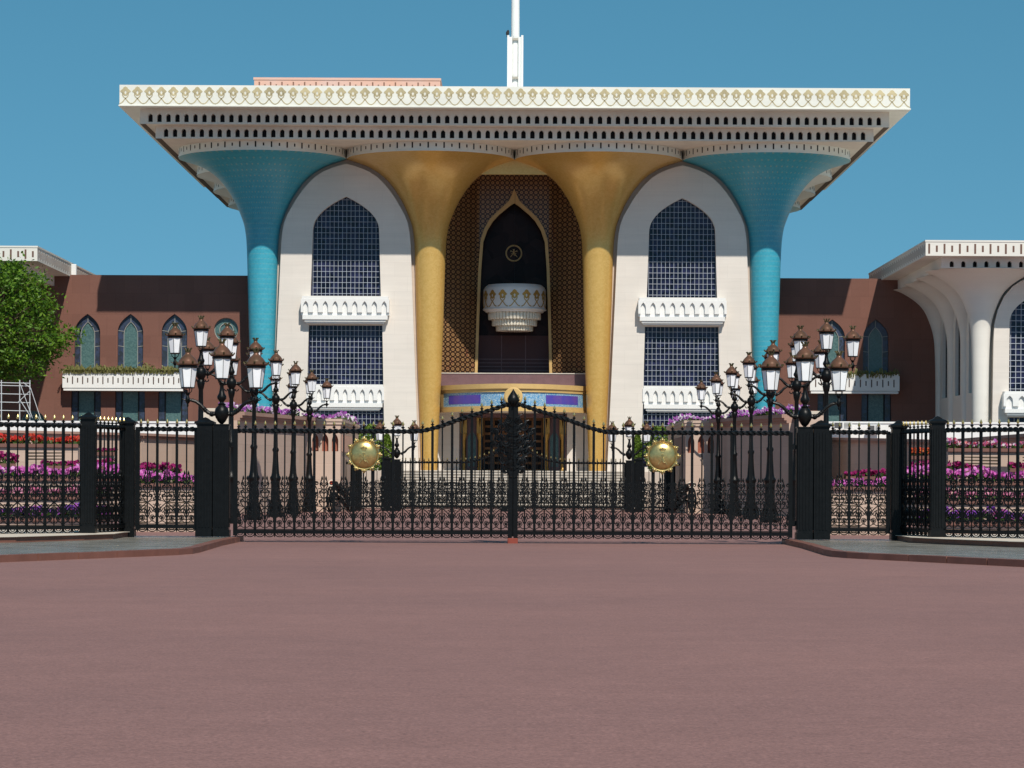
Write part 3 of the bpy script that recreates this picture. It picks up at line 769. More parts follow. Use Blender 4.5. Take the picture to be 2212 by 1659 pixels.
# ------------------------------------------------------------ brown wings
DW = 182.6
def lancet(u, v_apex, v_bot, halfpx):
    x, za = P(u, v_apex, DW); zb = P(u, v_bot, DW)[1]
    return x, halfpx*DW/F, zb, za
def wing(name, label, xa, xb, wins, lows, rounds):
    T = thing(name, label, "building", ((xa+xb)/2, DW, 0))
    loops = [[(xa, 0.2), (xb, 0.2), (xb, 14.66), (xa, 14.66)]]
    for x, w, zb, za in wins: loops.append([(x-w, zb), (x+w, zb)] + arch(x, w, za-w*1.5, za, 2.3, 9))
    for x, w, zb, za in lows: loops.append([(x-w, zb), (x+w, zb), (x+w*0.96, za), (x-w*0.96, za)])
    for x, z, r in rounds: loops.append([(x+r*math.cos(2*PI*i/32), z+r*math.sin(2*PI*i/32)) for i in range(32)])
    m = MB().plate(loops, DW, DW+0.35)
    m.box(xa+0.01, xb-0.01, DW+0.4, DW+9, 0.2, 14.64)
    wl = m.build("wall", BROWN, T)
    for x, w, zb, za in wins:
        o = MB()
        o.plate([[(x-w, zb), (x+w, zb)] + arch(x, w, za-w*1.5, za, 2.3, 9), [(x-w*0.54, zb+0.02), (x+w*0.54, zb+0.02)] + arch(x, w*0.54, za-w*1.55-0.1, za-w*0.6, 2.3, 7)], DW+0.24, DW+0.28)
        wo_ = o.build("window", GLASSS, wl)
        MB().box(x-w*0.6, x+w*0.6, DW+0.29, DW+0.31, zb, za-w*0.55).build("window_pane", GLASST, wo_)
        f = MB()
        ar = [(x+w*0.54, zb)] + arch(x, w*0.54, za-w*1.55-0.1, za-w*0.6, 2.3, 7) + [(x-w*0.54, zb)]
        f.tube([(a, DW+0.225, b) for a, b in ar], 0.022, 4)
        for s in (-1, 1):
            for zz in (za-w*1.3, za-w*2.5): f.tube([(x+s*w*0.54, DW+0.225, zz-0.05), (x+s*w*0.99, DW+0.225, zz)], 0.02, 4)
        f.tube([(x, DW+0.225, za-w*0.6), (x, DW+0.225, za-0.05)], 0.02, 4)
        f.build("window_frame", LEAD, wo_)
    for x, w, zb, za in lows:
        o = MB().box(x-w, x-w*0.52, DW+0.24, DW+0.28, zb, za).box(x+w*0.52, x+w, DW+0.24, DW+0.28, zb, za)
        wo_ = o.build("window", GLASSS, wl)
        MB().box(x-w*0.55, x+w*0.55, DW+0.29, DW+0.31, zb, za).build("window_pane", GLASST, wo_)
        f = MB()
        for q in (-0.98, -0.54, 0.54, 0.98): f.box(x+q*w-0.04, x+q*w+0.04, DW+0.20, DW+0.238, zb, za)
        f.build("window_frame", DARK, wo_)
    for x, z, r in rounds:
        o = MB().lathe([(r*0.55, 0), (r, 0), (r, 0.04), (r*0.55, 0.04)], (0, 0), 32, cap=False)
        o.v = [(x+a, DW+0.24+c, z+b) for a, b, c in o.v]
        wo_ = o.build("round_window", GLASST, wl)
        f = MB()
        for rr in (r*0.97, r*0.56): f.tube([(x+rr*math.cos(2*PI*i/32), DW+0.225, z+rr*math.sin(2*PI*i/32)) for i in range(33)], 0.03, 4)
        f.build("window_frame", LEAD, wo_)
        MB().box(x-r*0.6, x+r*0.6, DW+0.29, DW+0.31, z-r*0.6, z+r*0.6).build("window_pane", GLASST, wo_)
    return T
LW = wing("palace_wing", "brown granite wing with three lancet windows left of the palace", -42.5, -16.2,
    [lancet(u, 678, 815, 27.5) for u in (189, 282, 377)], [lancet(u, 842, 935, 33) for u in (186, 281, 374)],
    [(*P(488.5, 712.5, DW), 0.77), (*P(71, 912, DW), 0.76)])
RW = wing("palace_wing", "brown granite wing partly shaded between the palace and the white colonnade on the right", 16.2, 31.5,
    [lancet(u, 690, 825, 27.5) for u in (1798, 1892)], [lancet(u, 848, 940, 33) for u in (1798, 1893)], [])
def wing_balcony(label, u0, u1, v0, v1, n, first):
    x0, zt = P(u0, v0, 181.6); x1, zb = P(u1, v1, 181.6)[0], P((u0+u1)/2, v1, 181.6)[1]; zt = P((u0+u1)/2, v0, 181.6)[1]
    T = thing("balcony_planter", label, "balcony", ((x0+x1)/2, 182, zb))
    m = MB().box(x0, x1, 181.6, DW-0.003, zb+0.17, zt); m.box(x0+0.06, x1-0.06, 181.64, DW-0.004, zb, zb+0.12); m.box(x0+0.1, x1-0.1, 181.72, DW-0.005, zb+0.12, zb+0.17)
    b = m.build("balcony_front", CLEANW, T)
    s = MB(); h = zt-zb
    for i in range(n):
        c = x0 + (i+1)*(x1-x0)/(n+1); hh = 0.24 if (i + first) % 2 else 0.15
        s.box(c-0.035, c+0.035, 181.588, 181.7, zb+h*0.52-hh, zb+h*0.52+hh)
    s.build("balcony_slot", mat("slot_shadow", (0.09, 0.06, 0.05), 0.8), b)
    return x0, x1, zt
lb = wing_balcony("long white slotted balcony across the left brown wing", 135, 397, 801, 844, 23, 0)
rb = wing_balcony("white slotted balcony half in shadow on the right brown wing", 1750, 1943, 808, 850, 15, 1)
def quad_cloud(m, c, n, spread, size, mi=0, droop=0.0, flat=0.0):
    for _ in range(n):
        p = Vector((random.gauss(0, 1)*spread[0], random.gauss(0, 1)*spread[1], random.gauss(0, 1)*spread[2])) + Vector(c)
        s = size*random.uniform(0.6, 1.3)
        d = Vector((random.uniform(-1, 1), random.uniform(-1, 1), random.uniform(-1, 1)-droop)).normalized()
        t = d.cross(Vector((random.uniform(-1, 1), random.uniform(-1, 1), random.uniform(-1, 1)))).normalized()
        m.add([p - d*s, p + t*s*0.45, p + d*s, p - t*s*0.45], [(0, 1, 2, 3)], mi)
def trailing(label, x0, x1, zt, dens, hang):
    m = MB(); x = x0
    while x < x1:
        hgt = random.uniform(0.15, 0.45)*(0.6 + 0.6*math.sin(x*2.1)**2)
        for _ in range(3):
            y = random.uniform(181.5, 181.9); a = random.uniform(-0.35, 0.35)
            top = zt + hgt*random.uniform(0.4, 1); end = zt - random.uniform(0, hang)
            pts = [Vector((x, y, zt-0.05)), Vector((x+a*0.4, y-0.06, top)), Vector((x+a*0.8, y-0.16, zt+0.05)), Vector((x+a, 181.5, end))]
            for p, q in zip(pts, pts[1:]):
                d = Vector((0.03, 0, 0.012)); m.add([p-d, p+d, q+d, q-d], [(0, 1, 2, 3)])
        quad_cloud(m, (x, 181.75, zt+hgt*0.4), 6, (0.1, 0.12, hgt*0.4), 0.085, 0, 0.5)
        x += dens
    o = m.build("trailing_plant", DROOP, fixn=False); tag(o, label, "plant", None, 'thing')
trailing("dry olive trailing plants along the top of the left wing balcony", lb[0]+0.1, lb[1]-0.3, lb[2], 0.05, 0.22)
trailing("thin green trailing plants along the top of the right wing balcony", rb[0]+1.4, rb[1]-0.2, rb[2], 0.16, 0.3)
o = MB().cbox(-28.17, -27.84, 182.75, 183.1, 14.65, 15.35, 0.03).build("roof_vent", CLEANW); tag(o, "short white roof vent on the left brown wing", "roof vent", None, 'thing')

# ------------------------------------------------------------ white side pavilions
SLOTM = mat("brown_slot", (0.16, 0.09, 0.07), 0.8)
def pavilion(name, label, sg, xe, De, full):
    """xe = inner eave corner |x|, De = eave depth; sg = side. Roof slab with slots, dentil row, flared columns, arched bays"""
    T = thing(name, label, "building", (sg*(xe+10), De+10, 0))
    zb, zt = (14.57, 15.44)
    X0, X1 = sg*xe, sg*(xe+27); a, b = sorted((X0, X1)); Db = De + 26
    rf = MB().box(a, b, De, Db, zb, zt); rf.box(a-0.03, b+0.03, De-0.03, Db+0.03, zt-0.08, zt+0.02)
    s = rf; c = a + 0.2; i = 0
    while c < b:
        h = 0.28 if i % 2 == 0 else 0.18
        s.box(c-0.055, c+0.055, De-0.008, De+0.02, zb+0.40-h, zb+0.40+h, 1)
        c += 0.435; i += 1
    c = De+0.25; i = 0
    while c < Db:
        h = 0.28 if i % 2 == 0 else 0.18
        s.box(X0-0.008, X0+0.008, c-0.05, c+0.05, zb+0.40-h, zb+0.40+h, 1); c += 0.435; i += 1
    rf = rf.build("roof_slab", [PAVIL, SLOTM], T)
    ia, ib = (a+1.05, b-1.0)
    m = MB(); loops = [[(ia, zb-0.62), (ib, zb-0.62), (ib, zb), (ia, zb)]]
    c = ia + 0.6
    while c < ib-0.3:
        loops.append([(c-0.12, zb-0.56), (c+0.12, zb-0.56)] + arch(c, 0.12, zb-0.34, zb-0.20, 2, 4)); c += 0.66
    m.plate(loops, De+1.05, De+1.3)
    for s_ in (-1, 1):
        xx = ia if s_ < 0 else ib; m.box(*sorted((xx, xx-s_*0.25)), De+1.302, Db-1, zb-0.62, zb)
    m.box(ia+0.25, ib-0.25, De+1.5, Db-1, zb-0.618, zb-0.01)
    cr = m.build("cornice_row", PAVIL, T)
    MB().box(ia+0.26, ib-0.26, De+1.36, De+1.4, zb-0.6, zb-0.02).build("cornice_shadow_gap", DARK, cr)
    if not full: 
        MB().box(a+3.2, b-11, De+3.5, Db-3, 0.2, zb-0.62).build("wall", PAVIL, T); return
    Dc = De+3.8; Xc = xe+3.75; sp = 5.24
    pf = smooth_prof([(0.42, 0.2), (0.47, 5.0), (0.50, 8.5), (0.555, 10.2), (0.64, 11.0), (0.85, 11.75), (1.25, 12.62), (1.80, 13.2), (2.62, 13.72), (3.2, 13.94)])
    def col(x, y):
        MB().lathe([(r, z) for r, z in pf], n=40, cap=False).build("column", PAVIL, T, True, (x-ORG[T.name][0], y-ORG[T.name][1], 0), True, 60)
    for k_ in range(5): col(sg*(Xc+sp*k_), Dc)
    for k_ in range(1, 4): col(sg*(Xc+0.2), Dc+sp*k_)
    bx0, bx1 = sorted((sg*(Xc+0.15), sg*(xe+24)))
    mb = MB(); mb.box(bx0+0.4, bx1-0.2, Dc+0.55, Db-3.5, 0.2, 13.93)
    # front bays
    for k_ in range(4):
        cx = sg*(Xc+sp*(k_+0.5)); w = 2.0
        hb = [(2.0, 0.2), (1.90, 9.9), (1.85, 10.9), (1.66, 11.7), (1.30, 12.5), (0.8, 13.1), (0.35, 13.4), (0, 13.55)]
        out = [(cx+x, z) for x, z in hb] + [(cx-x, z) for x, z in reversed(hb[:-1])]
        win = [(cx-1.0, 7.0), (cx+1.0, 7.0)] + arch(cx, 0.97, 11.0, 12.35, 2.2, 8)
        low = [(cx-1.08, 3.4), (cx+1.08, 3.4), (cx+1.05, 5.5), (cx-1.05, 5.5)]
        pn = MB().plate([out, win, low], Dc-0.25, Dc+0.3).build("wall_panel", MARBLE, T)
        g = MB()
        def ii(x, z, cx=cx):
            if z < 11: return abs(x-cx) < 1.0
            return abs(x-cx) < 0.97*(1-((z-11)/1.35)**2.2) if z < 12.3 else False
        lattice(g, cx-1, cx+1, 7.0, 12.35, Dc+0.08, 0.30, 0.33, ii, 0.016); lattice(g, cx-1.08, cx+1.08, 3.4, 5.5, Dc+0.08, 0.30, 0.33, None, 0.016)
        gw = g.build("window", LATT, pn)
        MB().box(cx-1.2, cx+1.2, Dc+0.16, Dc+0.2, 3.3, 12.5).build("window_glass", GLASSB, gw)
        bl = MB(); balcony_block(bl, cx, 1.42, 5.55, 7.0, Dc-0.95, Dc-0.252, 4); bl.build("balcony", CLEANW, pn)
    # side bays
    for k_ in range(3):
        cy = Dc+sp*(k_+0.5)
        hb = [(2.0, 0.2), (1.90, 9.9), (1.85, 10.9), (1.66, 11.7), (1.30, 12.5), (0.8, 13.1), (0.35, 13.4), (0, 13.55)]
        out = [(x, z) for x, z in hb] + [(-x, z) for x, z in reversed(hb[:-1])]
        win = [(-1.0, 7.0), (1.0, 7.0)] + arch(0, 0.97, 11.0, 12.35, 2.2, 8)
        low = [(-1.08, 3.4), (1.08, 3.4), (1.05, 5.0), (-1.05, 5.0)]
        tf = lambda v: (sg*(Xc - 0.1 + v[1]), cy+v[0], v[2])
        pn = MB().plate([out, win, low], 0, 0.55, 0, tf).build("wall_panel", PAVIL, T)
        g = MB()
        def ii(x, z):
            if z < 11: return abs(x) < 1.0
            return abs(x) < 0.97*(1-((z-11)/1.35)**2.2) if z < 12.3 else False
        lattice(g, -1, 1, 7.0, 12.35, 0.20, 0.30, 0.5, ii, 0.016); lattice(g, -1.08, 1.08, 3.4, 5.0, 0.20, 0.30, 0.5, None, 0.016)
        g.v = [tf(v) for v in g.v]
        gw = g.build("window", GREYM, pn)
        q = MB().box(-1.2, 1.2, 0.235, 0.27, 3.3, 12.5); q.v = [tf(v) for v in q.v]; q.build("window_glass", DARK, gw)
    mb.build("main_wall", PAVIL, T)
pavilion("side_pavilion", "white colonnaded side building with slotted roof edge at the right", 1, 23.35, 163.0, True)
pavilion("side_pavilion", "white slotted roof building rising behind the tree at the far left", -1, 28.2, 170.0, False)

# white terrace walls in front of the wings
def terrace(label, xa, xb, d, zt):
    m = MB().box(xa, xb, d, d+0.5, -0.05, zt); m.box(xa-0.02, xb+0.02, d-0.06, d+0.56, zt, zt+0.10)
    o = m.build("terrace_wall", CLEANW); tag(o, label, "wall", None, 'thing')
terrace("white terrace wall running below the left brown wing", -45, -15.9, 162, 4.85)
terrace("white terrace wall with air conditioners below the right colonnade", 15.9, 48, 162, 5.02)
def acunit(label, u0, u1, v0, v1):
    D = 161.2; x0, zt = P(u0, v0, D); x1, zb = P(u1, v1, D)
    T = thing("air_conditioner", label, "air conditioner", ((x0+x1)/2, D, zb))
    MB().cbox(x0, x1, D, D+0.4, zb, zt, 0.02).build("casing", CLEANW, T)
    g = MB(); 
    for i in range(5): g.box(x0+(x1-x0)*0.56, x0+(x1-x0)*0.95, D-0.012, D-0.002, zb+(zt-zb)*(0.12+0.165*i), zb+(zt-zb)*(0.12+0.165*i+0.07))
    g.box(x0+(x1-x0)*0.06, x0+(x1-x0)*0.48, D-0.01, D-0.002, zb+0.06, zt-0.06)
    g.build("grille", GREYM, T)
    b = MB().box(x0+0.1, x0+0.15, D+0.05, D+0.79, zb-0.12, zb-0.003).box(x1-0.15, x1-0.1, D+0.05, D+0.79, zb-0.12, zb-0.003).build("wall_bracket", GREYM, T)
acunit("air conditioner with dark grille mounted left on the white terrace wall", 1800, 1841, 910.5, 927)
acunit("smaller air conditioner mounted further right on the white terrace wall", 1876, 1903, 917, 933)

# scaffolding at the far left
SF = thing("scaffold", "pale metal scaffold tower in front of the left wing, under the tree", "scaffolding", P(40, 900, 164)[:1] + (164, 0))
m = MB()
def sp_(u, v, d): x, z = P(u, v, d); return (x, d, z)
for d in (163.4, 164.8):
    for u in (3, 42.5, 64.5): m.tube([sp_(u, 1000, d), sp_(u, 821, d)], 0.032, 6)
    for v in (827, 833, 851, 869, 887): m.tube([sp_(-20, v-1, d), sp_(66, v+1, d)], 0.026, 5)
for u in (3, 42.5, 64.5):
    for v in (833, 851, 869, 887): m.tube([sp_(u, v, 163.4), sp_(u, v, 164.8)], 0.03, 5)
pl = m.build("scaffold_frame", STEEL, SF)
m = MB()
for a, b in (((44, 830), (70, 903)), ((64, 845), (38, 870)), ((42, 862), (66, 900)), ((66, 838), (88, 905)), ((50, 826), (66, 838))):
    m.tube([sp_(*a, 163.25), sp_(*b, 163.25)], 0.022, 5)
m.build("diagonal_brace", STEEL, SF)

# ------------------------------------------------------------ tree and shrubs
def tree(name, label, cx, cy, cz, rx, ry, rz, nclump, seed, leafm, base_z, leaf=0.16):
    rnd = random.Random(seed)
    T = thing(name, label, "tree", (cx, cy, base_z))
    tr = MB(); tr.tube([(cx, cy, base_z), (cx+0.1, cy, base_z+1.6), (cx-0.05, cy, cz-rz*0.6), (cx, cy, cz)], lambda t: 0.34*(1-0.6*t), 9)
    cl = []
    while len(cl) < nclump:
        d = Vector((rnd.uniform(-1, 1), rnd.uniform(-1, 1), rnd.uniform(-1, 1)))
        if d.length > 1 or d.length < 0.45: continue
        dd = d.normalized()*(0.62+0.40*rnd.random()**0.7)
        zz = dd.z*rz*(1.0 if dd.z > 0 else 0.82)
        cl.append((Vector((cx+dd.x*rx*(1.12 if dd.z < 0 else 1.0), cy+dd.y*ry, cz+zz)), rnd.uniform(0.6, 1.3)))
    m = MB()
    for c, s in cl:
        if rnd.random() < 0.3: tr.tube([(cx, cy, cz-rz*0.5), tuple((Vector((cx, cy, cz-rz*0.2))+c)/2), tuple(c)], lambda t: 0.12*(1-0.8*t), 5)
        n = int(98*s)
        for _ in range(n):
            off = Vector((rnd.gauss(0, 1), rnd.gauss(0, 1), rnd.gauss(0, 0.75)))*0.37*s
            p = c + off; q = leaf*rnd.uniform(0.6, 1.3)
            out = (p - Vector((cx, cy, cz-rz*0.5))).normalized()
            d = (out*0.5 + Vector((rnd.uniform(-1, 1), rnd.uniform(-1, 1), rnd.uniform(-1, 0.6)))).normalized()
            t = d.cross(Vector((rnd.uniform(-1, 1), rnd.uniform(-1, 1), rnd.uniform(-1, 1)))).normalized()
            m.add([p - d*q, p + t*q*0.42, p + d*q, p - t*q*0.42], [(0, 1, 2, 3)])
    m.build("crown", leafm, T, fixn=False); tr.build("trunk", BARK, T, True)
tree("broadleaf_tree", "dense green broadleaf tree with a rounded crown at the far left edge", -31.5, 168, 10.6, 5.2, 4.7, 4.1, 330, 5, LEAF, 0.0, 0.135)
def shrub(label, cx, cy, z0, z1, r, seed):
    rnd = random.Random(seed); T = thing("clipped_shrub", label, "shrub", (cx, cy, z0)); m = MB()
    for _ in range(1500):
        a = rnd.uniform(0, 2*PI); t = rnd.random(); rr = r*(math.sin(PI*min(0.98, 0.12+0.86*t))**0.6)*rnd.uniform(0.75, 1.05)
        p = Vector((cx+rr*math.cos(a), cy+rr*math.sin(a), z0+(z1-z0)*t)); q = rnd.uniform(0.06, 0.13)
        d = Vector((rnd.uniform(-1, 1), rnd.uniform(-1, 1), rnd.uniform(-0.3, 1))).normalized(); t2 = d.cross(Vector((rnd.uniform(-1, 1), rnd.uniform(-1, 1), 0.3))).normalized()
        m.add([p-d*q, p+t2*q*0.5, p+d*q, p-t2*q*0.5], [(0, 1, 2, 3)])
    m.build("foliage", SHRUBL, T, fixn=False)
    MB().tube([(cx, cy, z0), (cx, cy, z0+(z1-z0)*0.7)], 0.07, 6).build("stem", BARK, T)
sx, sz = P(803, 917, 176.4); shrub("bright green rounded shrub behind the left gate shield", sx, 176.4, 2.28, sz, 1.0, 3)
sx, sz = P(836, 938, 177); shrub("slim green shrub beside the left inner gate lantern", sx, 177, 2.28, sz, 0.36, 4)
sx, sz = P(1424, 920, 176.4); shrub("bright green rounded shrub behind the right gate shield", sx, 176.4, 2.28, sz, 0.95, 8)
sx, sz = P(1377, 938, 177); shrub("slim green shrub beside the right inner gate lantern", sx, 177, 2.28, sz, 0.32, 9)

# ------------------------------------------------------------ ramp walls beside the forecourt
def wall_seg(m, a, b, th, z0, z1, mi=0, z0b=None, z1b=None):
    ax, ay = a; bx, by = b; d = math.hypot(bx-ax, by-ay); nx, ny = (by-ay)/d*th, -(bx-ax)/d*th
    z0b = z0 if z0b is None else z0b; z1b = z1 if z1b is None else z1b
    m.add([(ax, ay, z0), (bx, by, z0b), (bx+nx, by+ny, z0b), (ax+nx, ay+ny, z0), (ax, ay, z1), (bx, by, z1b), (bx+nx, by+ny, z1b), (ax+nx, ay+ny, z1)],
          [(0, 3, 2, 1), (4, 5, 6, 7), (0, 1, 5, 4), (1, 2, 6, 5), (2, 3, 7, 6), (3, 0, 4, 7)], mi)
def side_walls(sg):
    nm = "left" if sg < 0 else "right"; lit = "sunlit" if sg < 0 else "shaded"
    # front pier block with little arched recesses
    T = thing("planter_pier", "%s stone planter block with arched red recesses on the %s of the steps" % ("sunlit beige" if sg < 0 else "half shaded pink", nm), "planter", (sg*10.2, 152, 0))
    xa, xb = sg*9.13, sg*11.25; a, b = sorted((xa, xb))
    loops = [[(a, -0.05), (b, -0.05), (b, 4.62), (a, 4.62)]]
    for i in range(4):
        c = sg*(9.42 + 0.52*i); loops.append([(c-0.17, 3.2), (c+0.17, 3.2)] + arch(c, 0.17, 3.75, 4.15, 2, 5))
    m = MB().plate(loops, 152, 152.3)
    m.box(a+0.003, b-0.003, 152.42, 169.5, -0.05, 4.62)
    for i in range(16): m.box(*sorted((xa-sg*0.004, xa-sg*0.06)), 153 + i*1.0, 153.5 + i*1.0, 3.2, 4.1, 1)
    bw = m.build("planter_wall", [BEIGE, MOULD], T)
    MB().box(a+0.02, b-0.02, 152.31, 152.41, 3.0, 4.4).build("recess_back", mat("red_plaster", (0.33, 0.115, 0.075), 0.8), bw)
    m = MB().box(a-0.06, b+0.06, 151.93, 169.55, 4.62, 4.78); m.box(a-0.10, b+0.10, 151.88, 169.6, 4.78, 4.92); m.build("coping", BEIGE, T)
    # long wall A
    A = [(11.2, 152), (12.55, 146), (13.9, 139.8)]
    T = thing("ramp_wall", "tall %s stone ramp wall with moulded top behind the %s lamp row" % (lit, nm), "wall", (sg*12, 140, 0))
    m = MB(); c = MB()
    for p, q in zip(A, A[1:]):
        p_, q_ = (sg*p[0], p[1]), (sg*q[0], q[1]); th = 0.5*sg
        wall_seg(m, p_, q_, -0.5 if sg < 0 else 0.5, -0.05, 4.55)
    m.build("wall", BEIGE, T)
    for zz0, zz1, ov in ((4.55, 4.68, 0.06), (4.68, 4.80, 0.12), (4.80, 4.98, 0.18)):
        for p, q in zip(A, A[1:]):
            wall_seg(c, (sg*(p[0]-ov), p[1]), (sg*(q[0]-ov), q[1]), (-0.5-ov if sg < 0 else 0.5+ov), zz0, zz1)
    c.build("moulding", MOULD, T)
    T = thing("end_pier", "cream stone pier ending the %s ramp wall" % nm, "pier", (sg*14.4, 139, 0))
    m = MB().box(*sorted((sg*13.7, sg*14.95)), 138.2, 140.2, -0.05, 4.95); m.build("pier_block", BEIGE if sg > 0 else CREAMW, T)
    MB().box(*sorted((sg*13.65, sg*15.0)), 138.15, 140.25, 4.95, 5.1).build("pier_cap", CREAMW, T)
    # lower wall C further out
    Cc = [(14.6, 152), (16.1, 148), (18.8, 142), (21.7, 138), (26, 134), (36, 128)] if sg < 0 else [(14.2, 152), (16.0, 146), (17.3, 130), (18.3, 118), (18.35, 100), (18.4, 84)]
    T = thing("terrace_retaining_wall", "long low %s stone retaining wall above the %s flower beds" % (lit, nm), "wall", (sg*18, 118, 0))
    m = MB(); c = MB()
    zc = [3.7, 3.7, 3.72, 3.72, 3.72, 3.72] if sg < 0 else [3.75, 3.75, 3.45, 3.2, 3.15, 3.15]
    for i, (p, q) in enumerate(zip(Cc, Cc[1:])):
        wall_seg(m, (sg*p[0], p[1]), (sg*q[0], q[1]), (-0.5 if sg < 0 else 0.5), -0.05, zc[i], 0, None, zc[i+1])
        for dz0, dz1, ov in ((0, 0.10, 0.05), (0.10, 0.22, 0.11)):
            wall_seg(c, (sg*(p[0]-ov), p[1]), (sg*(q[0]-ov), q[1]), (-0.5-ov if sg < 0 else 0.5+ov), zc[i]+dz0, zc[i]+dz1, 0, zc[i+1]+dz0, zc[i+1]+dz1)
    m.build("wall", BEIGE, T); c.build("moulding", MOULD, T)
side_walls(-1); side_walls(1)

# ------------------------------------------------------------ flower beds
def bed(name, label, pts, wid, hgt, pet, dens, petal=0.06, group=None):
    """bedding plants along a polyline: green mound with upright petals"""
    m = MB(); rnd = random.Random(hash(label) % 9973 if False else sum(map(ord, label)))
    for p, q in zip(pts, pts[1:]):
        p = Vector(p); q = Vector(q); L_ = (q-p).length; n = int(L_*dens)
        nd_ = Vector((-(q-p).y, (q-p).x, 0)).normalized()
        for _ in range(n):
            t = rnd.random(); lump = 0.72 + 0.28*math.sin(t*L_*2.3 + p.x)*math.sin(t*L_*0.9+1.3)
            b = p + (q-p)*t + nd_*rnd.uniform(-wid, wid)
            if rnd.random() < 0.42:
                c = b + Vector((0, 0, rnd.uniform(0, hgt*0.55*lump))); s = petal*1.1; mi = 1
            else:
                c = b + Vector((0, 0, hgt*lump*rnd.uniform(0.35, 1.05))); s = petal*rnd.uniform(0.7, 1.3); mi = 0
            d = Vector((rnd.uniform(-1, 1), rnd.uniform(-1, 0.2), rnd.uniform(-0.6, 1))).normalized(); u = d.cross(Vector((0.2, 1, 0.3))).normalized()
            w = d.cross(u)
            m.add([c + (u*math.cos(2*PI*k/5) + w*math.sin(2*PI*k/5))*s for k in range(5)], [(0, 1, 2, 3, 4)], mi)
    o = m.build(name, [PET[pet], GREENB], fixn=False); return tag(o, label, "flower bed", group or "flower beds on the terraces", 'thing')
def planter(label, pts, zt, zb):
    T = thing("flower_planter", label, "planter", (pts[0][0], pts[0][1], zb), group="stone flower planters")
    m = MB(); c = MB(); s = MB()
    for p, q in zip(pts, pts[1:]):
        if p[0] > q[0]: p, q = q, p
        wall_seg(m, p, q, -0.9, zb, zt-0.12)
        wall_seg(c, (p[0]-0.02, p[1]-0.10), (q[0]+0.02, q[1]-0.10), -1.05, zt-0.12, zt)
        h = zt-0.12-zb
        if h > 0.3:
            for k_ in range(int((h-0.16)/0.105)):
                z = zb + 0.08 + 0.105*k_
                wall_seg(s, (p[0]+0.12, p[1]-0.006), (q[0]-0.12, q[1]-0.006), -0.02, z, z+0.042)
    w = m.build("planter_wall", BEIGE, T); c.build("planter_lip", LIP, T)
    if s.v: s.build("slat_gap", mat("slat_gap_shadow", (0.10, 0.075, 0.05), 0.8), w)
tiers = [  # D, u range (left side), flower row y, petal, z offset, words
    (98, -60, 168, 960, 'red', 'mixed', 'scarlet flowers in the top planter', 0.42),
    (97, 196, 247, 977, 'magenta', 'orange', 'few red flowers in the short planter beside the wall', 0.28),
    (95.5, -60, 34, 1003, 'magenta', 'magenta', 'dark magenta flowers in the second planter', 0.42),
    (94.5, 88, 245, 1007, 'magenta', 'magenta', 'magenta flowers in the middle planter', 0.30),
    (93.5, 280, 388, 1022, 'magenta', 'magenta', 'deep magenta flowers in the planter behind the side gate', 0.35),
    (91.5, -60, 262, 1031, 'pink', 'pink', 'bright pink petunias in the long planter', 0.55),
    (90, 262, 437, 1044, 'pink', 'pink', 'bright pink petunias in the planter behind the side gate', 0.42),
    (88.5, -60, 235, 1071, 'rose', 'rose', 'pale rose flowers in the second lowest planter', 0.38),
    (85.5, -60, 235, 1117, 'purple', 'purple', 'purple and red flowers in the lowest planter', 0.42),
]
for sg in (-1, 1):
    nm = "left" if sg < 0 else "right"
    for D, u0, u1, v, pl_, pr_, words, hg in tiers:
        x0 = (u0-1108)*D/F; x1 = (u1-1108)*D/F; z = 1.6 + (1042-v-3.5)*D/F
        if sg > 0: x0, x1 = -x1, -x0
        bend = 0.5 if u0 < 0 else 0.25
        y0, y1 = (D-bend, D) if sg < 0 else (D, D-bend)
        xm = (x0+x1)/2; pts = [(x0, y0), (xm, D-bend*0.35), (x1, y1)]
        zb = max(-0.02, z-0.62-0.25*(D < 86))
        if D == 90: zb = -0.02
        planter("stone planter under the %s, %s side" % (words, nm), pts, z, zb)
        bed("flower_bed", words + " on the %s terrace" % nm, [(x, y+0.35, z-0.03) for x, y in pts], 0.33, hg, pl_ if sg < 0 else pr_, 270)
    # flowers along the ramp wall and the pier
    bed("flower_bed", "lilac and white flowers along the top of the %s ramp wall" % nm, [(sg*11.5, 152, 4.95), (sg*12.85, 146, 4.95), (sg*14.2, 139.8, 4.98)], 0.25, 0.52, 'lilac', 120, 0.075)
    bed("flower_bed", "lilac and white flowers on the planter block %s of the steps" % nm, [(sg*9.35, 153, 4.88), (sg*9.35, 169, 4.88)], 0.25, 0.5, 'lilac', 55, 0.08)
    bed("flower_bed", "mixed flowers edging the front of the planter block %s of the steps" % nm, [(sg*9.3, 152.3, 4.88), (sg*11.2, 152.3, 4.88)], 0.2, 0.42, 'lilac', 160, 0.07)

